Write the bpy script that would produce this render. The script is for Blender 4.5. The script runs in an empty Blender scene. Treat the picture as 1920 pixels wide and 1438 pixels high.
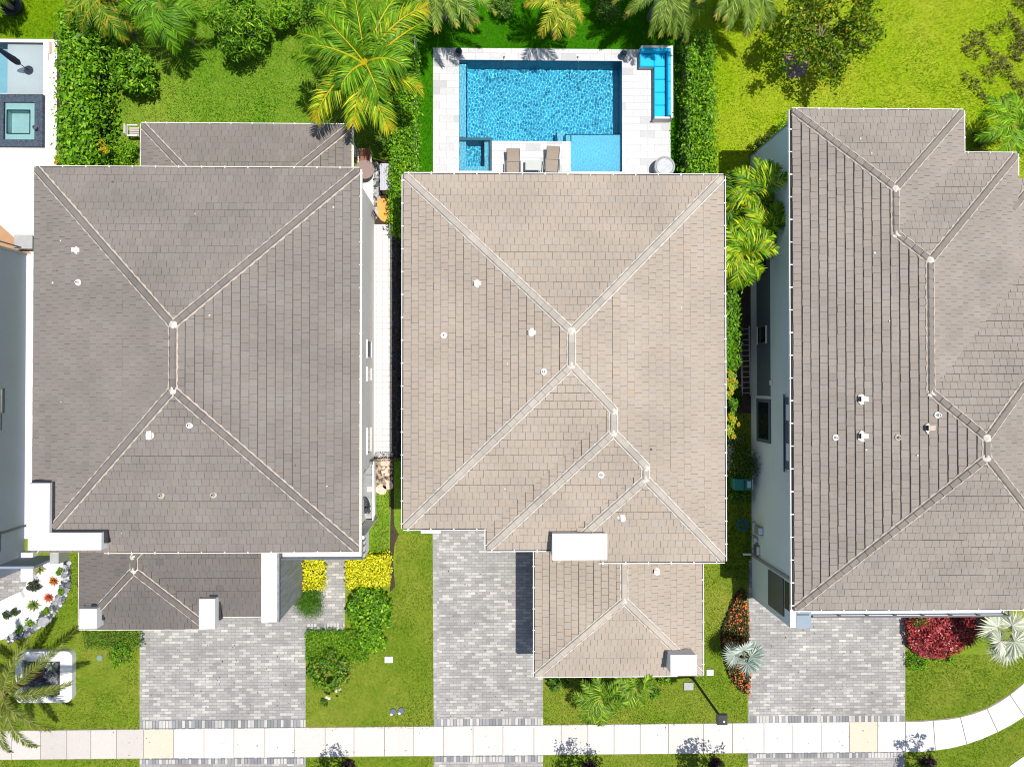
import bpy, math, random
import numpy as np
from mathutils import Vector, Matrix
C = bpy.context.scene.collection
sc = bpy.context.scene
# ------------------------------------------------------------------ camera, sky, sun, exposure
F, PU, PV, H = 1280.0, 927.3, 702.6, 36.0
fw = Vector((math.tan(math.radians(1.0)), math.tan(math.radians(0.6)), -1)).normalized()
rt = fw.cross(Vector((0, 1, 0))).normalized()
up = rt.cross(fw).normalized()
cam = bpy.data.cameras.new('camera')
camo = bpy.data.objects.new('camera', cam); C.objects.link(camo)
M = Matrix((rt, up, -fw)).transposed().to_4x4(); M.translation = (0, 0, H)
camo.matrix_world = M
cam.sensor_width = 36; cam.lens = 36 * F / 1920
cam.shift_x = (960 - PU) / 1920; cam.shift_y = (PV - 719) / 1920
cam.clip_end = 2000
sc.camera = camo
SUN = Vector((0.232, 0.012, 1.0)).normalized()
w = bpy.data.worlds.new('World'); sc.world = w; w.use_nodes = True
bgn = w.node_tree.nodes['Background']
sky = w.node_tree.nodes.new('ShaderNodeTexSky'); sky.sky_type = 'NISHITA'; sky.sun_disc = False
sky.sun_elevation = math.asin(SUN.z); sky.sun_rotation = math.atan2(SUN.x, SUN.y)
w.node_tree.links.new(sky.outputs[0], bgn.inputs[0]); bgn.inputs[1].default_value = 0.105
sl = bpy.data.lights.new('sun', 'SUN'); so = bpy.data.objects.new('sun', sl); C.objects.link(so)
sl.energy = 4.4; sl.angle = math.radians(0.5); sl.color = (1, 0.955, 0.885)
so.location = (30, 10, 80); so.rotation_euler = (-SUN).to_track_quat('-Z', 'Y').to_euler()
sl.cycles.is_caustics_light = True
sc.view_settings.view_transform = 'Standard'; sc.view_settings.look = 'None'
sc.view_settings.exposure = 0.24; sc.view_settings.gamma = 1
sc.cycles.filter_width = 1.05
sc.cycles.max_bounces = 8; sc.cycles.diffuse_bounces = 3; sc.cycles.transparent_max_bounces = 8
R = np.random.default_rng(7)
random.seed(5)


def P(u, v, z=0.0):
    d = fw + rt * ((u - PU) / F) + up * ((PV - v) / F)
    return Vector((0, 0, H)) + d * ((z - H) / d.z)


def PR(u0, v0, u1, v1, z=0.0):           # world rectangle x0,y0,x1,y1 of a photo box lying at height z
    a, b, c, d = P(u0, v0, z), P(u1, v0, z), P(u1, v1, z), P(u0, v1, z)
    return ((a.x + d.x) / 2, (c.y + d.y) / 2, (b.x + c.x) / 2, (a.y + b.y) / 2)


def PP(pts, z=0.0): return [tuple(P(u, v, z))[:2] for u, v in pts]


# ------------------------------------------------------------------ helpers: objects
ROOT = {}


def tag(o, label=None, cat=None, group=None, kind=None):
    if label: o['label'] = label
    if cat: o['category'] = cat
    if group: o['group'] = group
    if kind: o['kind'] = kind
    return o


def thing(name, label, cat, loc, group=None):
    o = bpy.data.objects.new(name, None); C.objects.link(o); o.empty_display_size = 0.3
    o.location = loc; ROOT[o] = Vector(loc)
    return tag(o, label, cat, group)


def mesh_obj(name, v, f, m, parent=None, loc=None, col=None, smooth=False):
    off = ROOT[parent] if parent is not None else Vector(loc or (0, 0, 0))
    v = np.asarray(v, dtype=float).reshape(-1, 3) - np.array(off)
    me = bpy.data.meshes.new(name)
    if isinstance(f, np.ndarray):
        n, k = f.shape
        me.vertices.add(len(v)); me.vertices.foreach_set('co', v.ravel())
        me.loops.add(n * k); me.loops.foreach_set('vertex_index', f.ravel().astype(np.int32))
        me.polygons.add(n); me.polygons.foreach_set('loop_start', np.arange(0, n * k, k, dtype=np.int32))
        me.update(calc_edges=True); me.validate()
    else:
        me.from_pydata(v.tolist(), [], f); me.update()
    if col is not None:
        ca = me.color_attributes.new('Col', 'FLOAT_COLOR', 'POINT')
        c = np.asarray(col, dtype=float); c4 = np.ones((len(v), 4)); c4[:, :3] = c[:, :3]
        ca.data.foreach_set('color', c4.ravel())
    if smooth: me.polygons.foreach_set('use_smooth', [True] * len(me.polygons))
    me.materials.append(m)
    o = bpy.data.objects.new(name, me); C.objects.link(o)
    if parent is not None: o.parent = parent
    else: o.location = off
    ROOT[o] = Vector(off)
    return o


class MB:
    def __init__(s): s.v = []; s.f = []; s.c = []; s.usecol = False

    def add(s, vs, fs, col=None):
        b = len(s.v); s.v += [tuple(p) for p in vs]; s.f += [[i + b for i in f] for f in fs]
        if col is not None: s.usecol = True
        s.c += [col if col is not None else (1, 1, 1)] * len(vs)
        return s

    def box(s, x0, y0, z0, x1, y1, z1, col=None):
        return s.add([(x0, y0, z0), (x1, y0, z0), (x1, y1, z0), (x0, y1, z0), (x0, y0, z1), (x1, y0, z1), (x1, y1, z1), (x0, y1, z1)],
                     [[3, 2, 1, 0], [4, 5, 6, 7], [0, 1, 5, 4], [1, 2, 6, 5], [2, 3, 7, 6], [3, 0, 4, 7]], col)

    def prism(s, poly, z0, z1, col=None):
        a = sum(poly[i][0] * poly[(i + 1) % len(poly)][1] - poly[(i + 1) % len(poly)][0] * poly[i][1] for i in range(len(poly)))
        if a < 0: poly = poly[::-1]
        n = len(poly)
        vs = [(x, y, z0) for x, y in poly] + [(x, y, z1) for x, y in poly]
        fs = [list(range(n))[::-1], list(range(n, 2 * n))] + [[i, (i + 1) % n, n + (i + 1) % n, n + i] for i in range(n)]
        return s.add(vs, fs, col)

    def sheet(s, poly, z, col=None):
        a = sum(poly[i][0] * poly[(i + 1) % len(poly)][1] - poly[(i + 1) % len(poly)][0] * poly[i][1] for i in range(len(poly)))
        if a < 0: poly = poly[::-1]
        return s.add([(x, y, z) for x, y in poly], [list(range(len(poly)))], col)

    def tube(s, pts, r0, r1=None, n=8, col=None):
        pts = [Vector(p) for p in pts]; r1 = r0 if r1 is None else r1
        vs = []; fs = []; m = len(pts)
        ref = None
        for i, p in enumerate(pts):
            t = (pts[min(i + 1, m - 1)] - pts[max(i - 1, 0)]).normalized()
            if ref is None: ref = Vector((1, 0, 0)) if abs(t.x) < 0.9 else Vector((0, 1, 0))
            a = t.cross(ref).normalized(); b = t.cross(a).normalized(); ref = -b if False else ref
            r = r0 + (r1 - r0) * i / max(1, m - 1)
            for k in range(n):
                th = 2 * math.pi * k / n
                vs.append(p + a * (r * math.cos(th)) + b * (r * math.sin(th)))
        for i in range(m - 1):
            for k in range(n):
                fs.append([i * n + k, i * n + (k + 1) % n, (i + 1) * n + (k + 1) % n, (i + 1) * n + k][::-1])
        fs.append(list(range(n))); fs.append([(m - 1) * n + k for k in range(n)][::-1])
        return s.add(vs, fs, col)

    def lathe(s, c, prof, n=24, col=None):
        vs = []; fs = []
        for r, z in prof:
            for k in range(n):
                th = 2 * math.pi * k / n; vs.append((c[0] + r * math.cos(th), c[1] + r * math.sin(th), c[2] + z))
        m = len(prof)
        for i in range(m - 1):
            for k in range(n):
                fs.append([i * n + k, i * n + (k + 1) % n, (i + 1) * n + (k + 1) % n, (i + 1) * n + k])
        fs.append([k for k in range(n)][::-1]); fs.append([(m - 1) * n + k for k in range(n)])
        return s.add(vs, fs, col)

    def bar(s, p0, p1, wd, ht, col=None):
        p0 = Vector(p0); p1 = Vector(p1); t = (p1 - p0).normalized()
        ref = Vector((0, 0, 1)) if abs(t.z) < 0.95 else Vector((1, 0, 0))
        a = t.cross(ref).normalized() * (wd / 2); b = a.cross(t).normalized() * (ht / 2)
        vs = [p0 - a - b, p0 + a - b, p0 + a + b, p0 - a + b, p1 - a - b, p1 + a - b, p1 + a + b, p1 - a + b]
        return s.add(vs, [[0, 1, 2, 3], [7, 6, 5, 4], [1, 0, 4, 5], [2, 1, 5, 6], [3, 2, 6, 7], [0, 3, 7, 4]], col)

    def build(s, name, m, parent=None, loc=None, smooth=False):
        o = mesh_obj(name, s.v, s.f, m, parent, loc, s.c if s.usecol else None, smooth)
        return o


def cut_sheet(mb, outer, holes, z):
    xs = sorted({outer[0], outer[2], *[h[0] for h in holes], *[h[2] for h in holes]})
    ys = sorted({outer[1], outer[3], *[h[1] for h in holes], *[h[3] for h in holes]})
    xs = [x for x in xs if outer[0] <= x <= outer[2]]; ys = [y for y in ys if outer[1] <= y <= outer[3]]
    for i in range(len(xs) - 1):
        for j in range(len(ys) - 1):
            cx, cy = (xs[i] + xs[i + 1]) / 2, (ys[j] + ys[j + 1]) / 2
            if any(h[0] < cx < h[2] and h[1] < cy < h[3] for h in holes): continue
            mb.sheet([(xs[i], ys[j]), (xs[i + 1], ys[j]), (xs[i + 1], ys[j + 1]), (xs[i], ys[j + 1])], z)


# ------------------------------------------------------------------ materials
class NT:
    def __init__(s, name):
        s.m = bpy.data.materials.new(name); s.m.use_nodes = True
        s.t = s.m.node_tree; s.b = s.t.nodes['Principled BSDF']; s.pos = None

    def n(s, typ, ins=None, **kw):
        x = s.t.nodes.new(typ)
        for k, v in kw.items(): setattr(x, k, v)
        for k, v in (ins or {}).items():
            if isinstance(v, bpy.types.NodeSocket): s.t.links.new(v, x.inputs[k])
            else: x.inputs[k].default_value = v
        return x

    def P(s):
        if s.pos is None: s.pos = s.n('ShaderNodeNewGeometry').outputs['Position']
        return s.pos

    def noise(s, scale, detail=3, rough=0.55, vec=None):
        return s.n('ShaderNodeTexNoise', {'Vector': vec or s.P(), 'Scale': scale, 'Detail': detail, 'Roughness': rough}).outputs['Fac']

    def ramp(s, fac, stops, interp='LINEAR'):
        x = s.n('ShaderNodeValToRGB', {'Fac': fac}); cr = x.color_ramp; cr.interpolation = interp
        while len(cr.elements) < len(stops): cr.elements.new(0.5)
        for e, (p, c) in zip(cr.elements, stops): e.position = p; e.color = (*c, 1) if len(c) == 3 else c
        return x.outputs['Color']

    def mix(s, fac, a, b, blend='MIX'):
        x = s.n('ShaderNodeMix', data_type='RGBA', blend_type=blend)
        for k, v in ((0, fac), (6, a), (7, b)):
            if isinstance(v, bpy.types.NodeSocket): s.t.links.new(v, x.inputs[k])
            elif k == 0: x.inputs[0].default_value = v
            else: x.inputs[k].default_value = (*v, 1)
        return x.outputs[2]

    def math(s, op, a, b=0.0):
        x = s.n('ShaderNodeMath', operation=op)
        for k, v in ((0, a), (1, b)):
            if isinstance(v, bpy.types.NodeSocket): s.t.links.new(v, x.inputs[k])
            else: x.inputs[k].default_value = v
        return x.outputs[0]

    def bump(s, h, strength=0.4, dist=0.02):
        x = s.n('ShaderNodeBump', {'Height': h, 'Strength': strength, 'Distance': dist})
        s.t.links.new(x.outputs[0], s.b.inputs['Normal'])

    def base(s, c):
        if isinstance(c, bpy.types.NodeSocket): s.t.links.new(c, s.b.inputs['Base Color'])
        else: s.b.inputs['Base Color'].default_value = (*c, 1)
        return s

    def set(s, **kw):
        for k, v in kw.items(): s.b.inputs[k.replace('_', ' ')].default_value = v
        return s


def plain(name, c, rough=0.7, var=0.12, scale=2.0, fine=25.0, bump=0.0, metallic=0.0, spec=0.4):
    t = NT(name)
    f = t.math('ADD', t.math('MULTIPLY', t.noise(scale, 4), 0.6), t.math('MULTIPLY', t.noise(fine, 2), 0.4))
    lo = tuple(x * (1 - var) for x in c); hi = tuple(min(1, x * (1 + var)) for x in c)
    t.base(t.ramp(f, [(0.3, lo), (0.7, hi)]))
    t.set(Roughness=rough, Metallic=metallic); t.b.inputs['Specular IOR Level'].default_value = spec
    if bump: t.bump(t.noise(fine, 3), bump, 0.01)
    return t.m


def attr_mat(name, rough=0.7, var=0.15, scale=6.0, spec=0.3, bump=0.0, transl=0.0, stain=0.0, gain=1.0):
    t = NT(name)
    a = t.n('ShaderNodeAttribute', attribute_name='Col').outputs['Color']
    f = t.ramp(t.noise(scale, 4, 0.65), [(0.3, (1 - var,) * 3), (0.7, (1 + var,) * 3)])
    c = t.mix(1.0, a, f, 'MULTIPLY')
    if stain:
        f2 = t.ramp(t.noise(0.35, 5, 0.6), [(0.3, (1 - stain,) * 3), (0.7, (1 + stain * 0.6, 1 + stain * 0.5, 1 + stain * 0.4))])
        c = t.mix(1.0, c, f2, 'MULTIPLY')
    t.base(c); t.set(Roughness=rough); t.b.inputs['Specular IOR Level'].default_value = spec
    if bump: t.bump(t.noise(40, 3), bump, 0.01)
    if transl:
        tr = t.n('ShaderNodeBsdfTranslucent'); t.t.links.new(c, tr.inputs['Color'])
        mx = t.n('ShaderNodeMixShader', {0: transl}); t.t.links.new(t.b.outputs[0], mx.inputs[1]); t.t.links.new(tr.outputs[0], mx.inputs[2])
        t.t.links.new(mx.outputs[0], t.t.nodes['Material Output'].inputs['Surface'])
    return t.m


def grass_mat(name, dark, mid, light, dry, dryamt=0.5, big=0.35):
    t = NT(name)
    f = t.math('ADD', t.math('MULTIPLY', t.noise(7, 4, 0.7), 0.55), t.math('MULTIPLY', t.noise(30, 3, 0.7), 0.45))
    c = t.ramp(f, [(0.32, dark), (0.5, mid), (0.68, light)])
    g = t.ramp(t.noise(big, 5, 0.62), [(0.5 - 0.12 * dryamt, (0, 0, 0)), (0.72, (1, 1, 1))])
    k = t.math('MULTIPLY', g, t.ramp(t.noise(3.2, 4, 0.7), [(0.3, (0.2,) * 3), (0.65, (1,) * 3)]))
    c = t.mix(t.math('MULTIPLY', k, dryamt), c, dry)
    t.base(c); t.set(Roughness=0.85); t.b.inputs['Specular IOR Level'].default_value = 0.03
    t.bump(t.noise(28, 4, 0.75), 0.9, 0.05)
    return t.m


def brick_mat(name, bw, bh, stops, mortar, mort=0.006, offset=0.5, rough=0.8, rot=0.0, sh=(0, 0), bump=0.4, vein=None, stain=0.12, squash=1.0):
    t = NT(name)
    mp = t.n('ShaderNodeMapping', {'Vector': t.P(), 'Rotation': (0, 0, rot), 'Location': (sh[0], sh[1], 0)}).outputs[0]
    br = t.n('ShaderNodeTexBrick', {'Vector': mp, 'Color1': (0, 0, 0, 1), 'Color2': (1, 1, 1, 1), 'Mortar': (0.5, 0.5, 0.5, 1), 'Scale': 1.0,
                                    'Mortar Size': mort, 'Mortar Smooth': 0.1, 'Bias': 0.0, 'Brick Width': bw, 'Row Height': bh}, offset=offset)
    c = t.ramp(br.outputs['Color'], stops, 'CONSTANT')
    s1 = t.ramp(t.noise(0.6, 5, 0.65), [(0.28, (1 - stain * 1.3,) * 3), (0.7, (1 + stain * 0.7,) * 3)])
    s2 = t.ramp(t.noise(14, 4, 0.7), [(0.3, (0.92,) * 3), (0.7, (1.06,) * 3)])
    c = t.mix(1.0, t.mix(1.0, c, s1, 'MULTIPLY'), s2, 'MULTIPLY')
    if vein:
        wv = t.n('ShaderNodeTexNoise', {'Vector': mp, 'Scale': 2.1, 'Detail': 6, 'Roughness': 0.7, 'Distortion': 1.6}).outputs['Fac']
        k = t.ramp(wv, [(0.455, (0,) * 3), (0.5, (1,) * 3), (0.545, (0,) * 3)])
        c = t.mix(t.math('MULTIPLY', k, vein[1]), c, vein[0])
    c = t.mix(br.outputs['Fac'], c, mortar)
    t.base(c); t.set(Roughness=rough)
    t.bump(t.math('SUBTRACT', 1.0, br.outputs['Fac']), bump, 0.01)
    return t.m


g4 = lambda a, r=1, g=1, b=1: (a * r, a * g, a * b)
PAV = [(0.0, (.285, .273, .26)), (0.10, (.305, .293, .278)), (0.34, (.33, .318, .302)), (0.56, (.35, .338, .32)), (0.70, (.415, .397, .37)), (0.86, (.475, .45, .413)), (0.975, (.265, .25, .238))]
MAT = dict(
    lawn=grass_mat('front_lawn_grass', (.08, .14, .010), (.15, .235, .016), (.23, .32, .03), (.36, .33, .06), 0.8, 0.3),
    back=grass_mat('back_lawn_grass', (.055, .14, .008), (.12, .255, .014), (.215, .36, .028), (.35, .40, .06), 0.7, 0.25),
    turf=grass_mat('turf_grass', (.014, .085, .001), (.035, .17, .002), (.065, .25, .005), (.08, .25, .006), 0.35, 0.5),
    wild=grass_mat('wild_grass', (.15, .26, .006), (.25, .37, .008), (.36, .47, .015), (.44, .43, .05), 0.9, 0.2),
    far=grass_mat('neighbour_grass', (.05, .12, .003), (.12, .25, .004), (.2, .34, .006), (.32, .34, .006), 0.5, 0.4),
    soil=plain('dark_mulch', (.05, .034, .024), 0.95, 0.5, 4, 40, 0.9),
    paver=brick_mat('grey_pavers', .385, .145, PAV, (.16, .155, .15), .008, stain=.2),
    soldier=brick_mat('soldier_pavers', .40, .17, [(0, (.20, .205, .21)), (.3, (.27, .275, .28)), (.55, (.44, .425, .40)), (.8, (.49, .47, .44))], (.10, .10, .10), .012, rot=math.pi / 2, offset=0.0),
    border=brick_mat('edge_pavers', .30, .14, PAV, (.2, .2, .2), .006, offset=0.0),
    marble=brick_mat('marble_tiles', .76, .37, [(0, (.42, .42, .43)), (.10, (.515, .51, .51)), (.4, (.555, .55, .545)), (.75, (.60, .595, .585))], (.33, .33, .34), .010, bump=0.15, vein=((.36, .36, .38), 0.4), stain=.05, rough=.5),
    tile=brick_mat('white_path_tiles', .31, .31, [(0, (.64, .62, .60)), (.5, (.69, .67, .65))], (.36, .33, .31), .011, offset=0.0, stain=.04),
    slab=brick_mat('cream_slabs', .62, .62, [(0, (.70, .66, .62)), (.5, (.75, .70, .66))], (.55, .5, .47), .010, offset=0.0, stain=.05),
    white=plain('white_stucco', (.74, .73, .71), 0.85, 0.06, 1.5, 60, 0.15),
    trim=plain('white_trim', (.80, .79, .77), 0.5, 0.03),
    cream=plain('cream_trim', (.74, .69, .57), 0.6, 0.05),
    bluewall=plain('shade_lifted_blue_stucco', (.66, .73, .79), 0.9, 0.05, 0.8, 60, 0.2),  # mid blue grey wall, its colour lightened to stand for brightened shade
    greywall=plain('grey_stucco', (.235, .275, .35), 0.9, 0.05, 0.8, 60, 0.2),
    slate=plain('slate_blue_panel', (.095, .12, .16), 0.6, 0.06, 1.0, 30),
    clad=None,
    bluewall_lit=plain('sunlit_blue_stucco', (.24, .30, .35), 0.7, 0.05),  # darker copy of the wall blue, keeps the sunlit pier top from going white
    black=plain('black_metal', (.018, .02, .024), 0.45, 0.2),
    dgrey=plain('dark_grey_metal', (.10, .105, .115), 0.5, 0.1),
    mgrey=plain('mid_grey_paint', (.27, .275, .285), 0.6, 0.08),
    gutterin=plain('gutter_inside', (.035, .034, .036), 0.8, 0.4, 3, 40),
    glass=None,
    concrete=plain('concrete', (.36, .36, .355), 0.85, 0.14, 3, 30, 0.2),
    fire=plain('smooth_grey_concrete', (.30, .315, .33), 0.8, 0.2, 4, 18, 0.15),
    bark=plain('grey_bark', (.20, .165, .13), 0.95, 0.4, 6, 40, 0.8),
    brown=plain('brown_fibre', (.16, .075, .035), 0.95, 0.5, 12, 60, 1.0),
    leaf=attr_mat('leaf', 0.5, 0.18, 9, 0.22, transl=0.2),
    gleaf=attr_mat('grass_blade', 0.7, 0.25, 1.2, 0.04, transl=0.3),
    roof=attr_mat('roof_tile', 0.85, 0.055, 9, 0.2, 0.3, stain=0.14),
    stone=attr_mat('stones', 0.8, 0.2, 20, 0.4, 0.3),
    slabs=attr_mat('sidewalk_concrete', 0.85, 0.05, 9, 0.3, 0.12, stain=0.05),
    mortar=plain('roof_mortar', (.45, .385, .325), 0.95, 0.12, 8, 50, 0.4),
    mortarw=plain('white_roof_mortar', (.60, .55, .485), 0.95, 0.08, 8, 50, 0.4),
    sofa=plain('turquoise_cushion', (.004, .44, .72), 0.75, 0.06, 3, 60, 0.1),
    taupe=plain('taupe_sling', (.29, .235, .185), 0.8, 0.06, 4, 90, 0.2),
    tealbin=plain('teal_plastic', (.005, .17, .15), 0.5, 0.1),
    navy=plain('navy_canvas', (.012, .018, .04), 0.8, 0.2),
    navytile=brick_mat('navy_mosaic', .06, .06, [(0, (.02, .035, .06)), (.4, (.035, .06, .10)), (.8, (.06, .09, .14))], (.08, .1, .12), .006, offset=0.0),
    plaster=plain('pool_plaster', (.065, .52, .77), 0.8, 0.08, 1.2, 20),
    shelfpl=plain('pale_pool_plaster', (.15, .57, .78), 0.8, 0.05, 1.2, 20),
    pooltile=plain('pool_wall_tile', (.008, .13, .21), 0.5, 0.12, 3, 20),
    palepl=plain('silver_pool_plaster', (.52, .60, .62), 0.8, 0.05, 1.2, 20),
    ochre=plain('ochre_flagstone', (.62, .33, .075), 0.8, 0.25, 2.5, 12, 0.2),
    pink=plain('pink_stepping_stone', (.72, .50, .40), 0.85, 0.08, 4, 30, 0.15),
    redbrick=plain('red_terracotta', (.30, .13, .09), 0.85, 0.15, 5, 30),
    bluecloth=plain('blue_towel', (.01, .22, .42), 0.85, 0.1),
)
t = NT('clad'); wv = t.n('ShaderNodeMapping', {'Vector': t.P(), 'Scale': (1, 5.5, 0.5)}).outputs[0]
t.base(t.ramp(t.noise(2.2, 6, 0.7, wv), [(0.25, (.13, .14, .155)), (0.5, (.23, .24, .255)), (0.75, (.36, .37, .38))])); t.set(Roughness=0.7); MAT['clad'] = t.m
t = NT('window_glass'); t.base((.012, .016, .02)).set(Roughness=0.06); MAT['glass'] = t.m
t = NT('water'); t.base((1, 1, 1)).set(Roughness=0.0, IOR=1.33); t.b.inputs['Transmission Weight'].default_value = 1.0; MAT['water'] = t.m
t = NT('corrugated_lid'); cw = t.n('ShaderNodeTexWave', {'Vector': t.P(), 'Scale': 4.0}, bands_direction='X').outputs['Fac']
t.base(t.ramp(cw, [(0, (.36, .36, .42)), (1, (.48, .48, .54))])).set(Roughness=0.5); MAT['lid'] = t.m
# ------------------------------------------------------------------ the ground, paths and drives
DK = PR(812, 92, 1257, 330, 0.06); DK = (DK[0], P(960, 372, 0.06).y, DK[2], DK[3])
PO = PR(861, 115, 1166, 322, 0.0)
P0 = PR(-210, 80, 82, 176, 0.0)
S0 = PR(-8, 177, 80, 275, 0.25)
GX = 260
gb = MB(); cut_sheet(gb, (-GX, -GX, GX, GX), [PO, P0, S0], 0.0)
tag(gb.build('ground', MAT['lawn']), kind='structure')


def area(name, rects, m, z, holes=()):
    b = MB()
    for r in rects: cut_sheet(b, PR(*r, z), [h for h in holes], z)
    return tag(b.build(name, m), kind='structure')


def patch(name, pts, m, z):
    return tag(MB().sheet(PP(pts, z), z).build(name, m), kind='structure')


area('back_lawn', [(197, -90, 779, 380)], MAT['back'], .004)
area('neighbour_lawn', [(-400, -120, 197, 72)], MAT['far'], .004, [P0, S0])
area('turf', [(779, -120, 1287, 400)], MAT['turf'], .004, [DK])
area('wild_lawn', [(1287, -160, 2300, 420)], MAT['wild'], .004)
patch('side_bed', [(1340, 335), (1409, 335), (1409, 775), (1340, 775)], MAT['soil'], .008)
patch('hedge_bed', [(100, 60), (212, 60), (212, 330), (100, 330)], MAT['soil'], .008)
patch('side_yard_soil', [(690, 300), (783, 300), (783, 900), (738, 900), (700, 900)], MAT['soil'], .009)
patch('mulch_strip', [(734, 870), (738, 870), (739, 985), (748, 1002), (740, 1020), (737, 1050), (741, 1100), (731, 1110), (731, 1040)], MAT['soil'], .012)
patch('turf_strip', [(738, 858), (795, 858), (795, 1000), (738, 1000)], MAT['back'], .010)
patch('side_lawn', [(700, 905), (734, 905), (729, 1050), (690, 1060)], MAT['back'], .014)
area('side_path', [(701, 421, 735, 847)], MAT['tile'], .03)
area('garden_path', [(660, 312, 702, 402)], MAT['slab'], .03)
dr = [(262, 1100), (607, 1100), (607, 1020), (649, 1020), (646, 1182), (573, 1184), (573, 1348), (262, 1350)]
patch('driveway', dr, MAT['paver'], .016)
patch('driveway', [(811, 940), (1015, 940), (1018, 1346), (813, 1348)], MAT['paver'], .016)
patch('driveway', [(1404, 1050), (1698, 1050), (1697, 1341), (1403, 1342)], MAT['paver'], .016)
patch('driveway_edge', [(262, 1350), (573, 1348), (573, 1366), (262, 1368)], MAT['soldier'], .018)
patch('driveway_edge', [(813, 1348), (1018, 1346), (1018, 1364), (813, 1366)], MAT['soldier'], .018)
patch('driveway_edge', [(1403, 1342), (1697, 1341), (1697, 1358), (1403, 1360)], MAT['soldier'], .018)
patch('driveway_edge', [(811, 985), (823, 985), (824, 1348), (813, 1348)], MAT['border'], .020)
patch('driveway_edge', [(605, 1168), (646, 1168), (646, 1183), (573, 1185), (573, 1170)], MAT['soldier'], .018)
for a, b, y0, y1 in ((262, 573, 1419, 1432), (813, 1018, 1415, 1428), (1402, 1696, 1407, 1420)):
    patch('apron_edge', [(a, y0), (b, y0), (b, y1), (a, y1)], MAT['soldier'], .018)
    patch('apron', [(a, y1), (b, y1), (b, 1640), (a, 1640)], MAT['paver'], .016)
patch('road', [(-600, 1640), (2600, 1640), (2600, 1900), (-600, 1900)], plain('asphalt', (.055, .055, .057), 0.9, 0.2, 3, 60, 0.4), .012)
# sidewalk: separate slabs with open joints
jx = [-330, -210, -110, -40, 23, 77, 126, 171, 219, 270, 326, 383, 439, 497, 552, 610, 664, 721, 776, 832, 887, 943, 1001, 1052, 1102, 1151, 1200, 1253, 1319, 1373, 1432, 1486, 1539, 1592, 1645, 1697]
top = lambda x: 1368.5 - 0.0105 * (x - 100)
bot = lambda x: 1422 - 0.0090 * (x - 100)
sw = MB()
patch('sidewalk_base', [(-330, 1427), (23, 1424), (1697, 1409), (1753, 1406.5), (1812, 1395), (1870, 1372), (1920, 1343), (2065, 1201), (2010, 1169), (1975, 1224), (1935, 1267), (1893, 1301), (1850, 1327), (1800, 1343), (1749, 1349), (1697, 1351), (-330, 1372)], plain('joint_soil', (.26, .21, .16), .95, .3, 6, 40), .012)
for i in range(len(jx) - 1):
    a, b = jx[i] + .6, jx[i + 1] - .6
    c = g4(random.uniform(.55, .60), 1, .95, .885)
    if jx[i] in (270, 1592): c = (.585, .50, .39)
    elif jx[i] < 230: c = g4(random.uniform(.47, .56), 1, .935, .86)
    elif jx[i] > 1400: c = g4(random.uniform(.58, .62), 1, .98, .95)
    sw.prism(PP([(a, bot(a)), (b, bot(b)), (b, top(b)), (a, top(a))]), .005, .035, c)
ot = [(1697, 1352), (1749, 1350), (1800, 1344), (1850, 1328), (1893, 1302), (1935, 1268), (1975, 1225), (2010, 1170)]
ob = [(1697, 1408), (1753, 1405.5), (1812, 1394), (1870, 1371), (1920, 1342), (1972, 1303), (2020, 1255), (2065, 1200)]
for i in range(len(ot) - 1):
    q = [ob[i], ob[i + 1], ot[i + 1], ot[i]]
    if i < 4: q = [ob[i], ((ob[i][0] + ob[i + 1][0]) / 2, (ob[i][1] + ob[i + 1][1]) / 2 + 1.5), ob[i + 1], ot[i + 1], ((ot[i][0] + ot[i + 1][0]) / 2, (ot[i][1] + ot[i + 1][1]) / 2 + 1.5), ot[i]]
    mq = (sum(t_[0] for t_ in q) / len(q), sum(t_[1] for t_ in q) / len(q)); dx_, dy_ = ob[i + 1][0] - ob[i][0], ob[i + 1][1] - ob[i][1]; l_ = math.hypot(dx_, dy_)
    q = [(t_[0] - (dx_ / l_) * .7 * np.sign((t_[0] - mq[0]) * dx_ + (t_[1] - mq[1]) * dy_) * (abs((t_[0] - mq[0]) * dx_ + (t_[1] - mq[1]) * dy_) > .25 * l_ * l_), t_[1] - (dy_ / l_) * .7 * np.sign((t_[0] - mq[0]) * dx_ + (t_[1] - mq[1]) * dy_) * (abs((t_[0] - mq[0]) * dx_ + (t_[1] - mq[1]) * dy_) > .25 * l_ * l_)) for t_ in q]
    sw.prism(PP(q), .005, .035, (.60, .585, .56))
tag(sw.build('sidewalk', MAT['slabs']), kind='structure')
kb = MB(); kb.prism(PP([(1860, 1455), (1890, 1437), (1925, 1412), (1985, 1365), (2000, 1385), (1945, 1440), (1890, 1475)]), .0, .05, (.80, .78, .75))
tag(kb.build('kerb', MAT['slabs']), kind='structure')
# neighbour's terrace, left edge
TR = PR(-420, 72, 106, 472, .05)
b = MB(); cut_sheet(b, TR, [P0, S0], .05)
tag(b.build('neighbour_terrace', MAT['slab']), kind='structure')
patch('entry_walk', [(-120, 1045), (60, 1045), (46, 1112), (-20, 1148), (-120, 1190)], MAT['paver'], .022)
patch('neighbour_path', [(30, 470), (64, 470), (64, 1010), (30, 1010)], plain('pale_concrete', (.62, .62, .66), 0.85, 0.05), .022)

# ------------------------------------------------------------------ pools
RW = np.random.default_rng(3)


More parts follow.
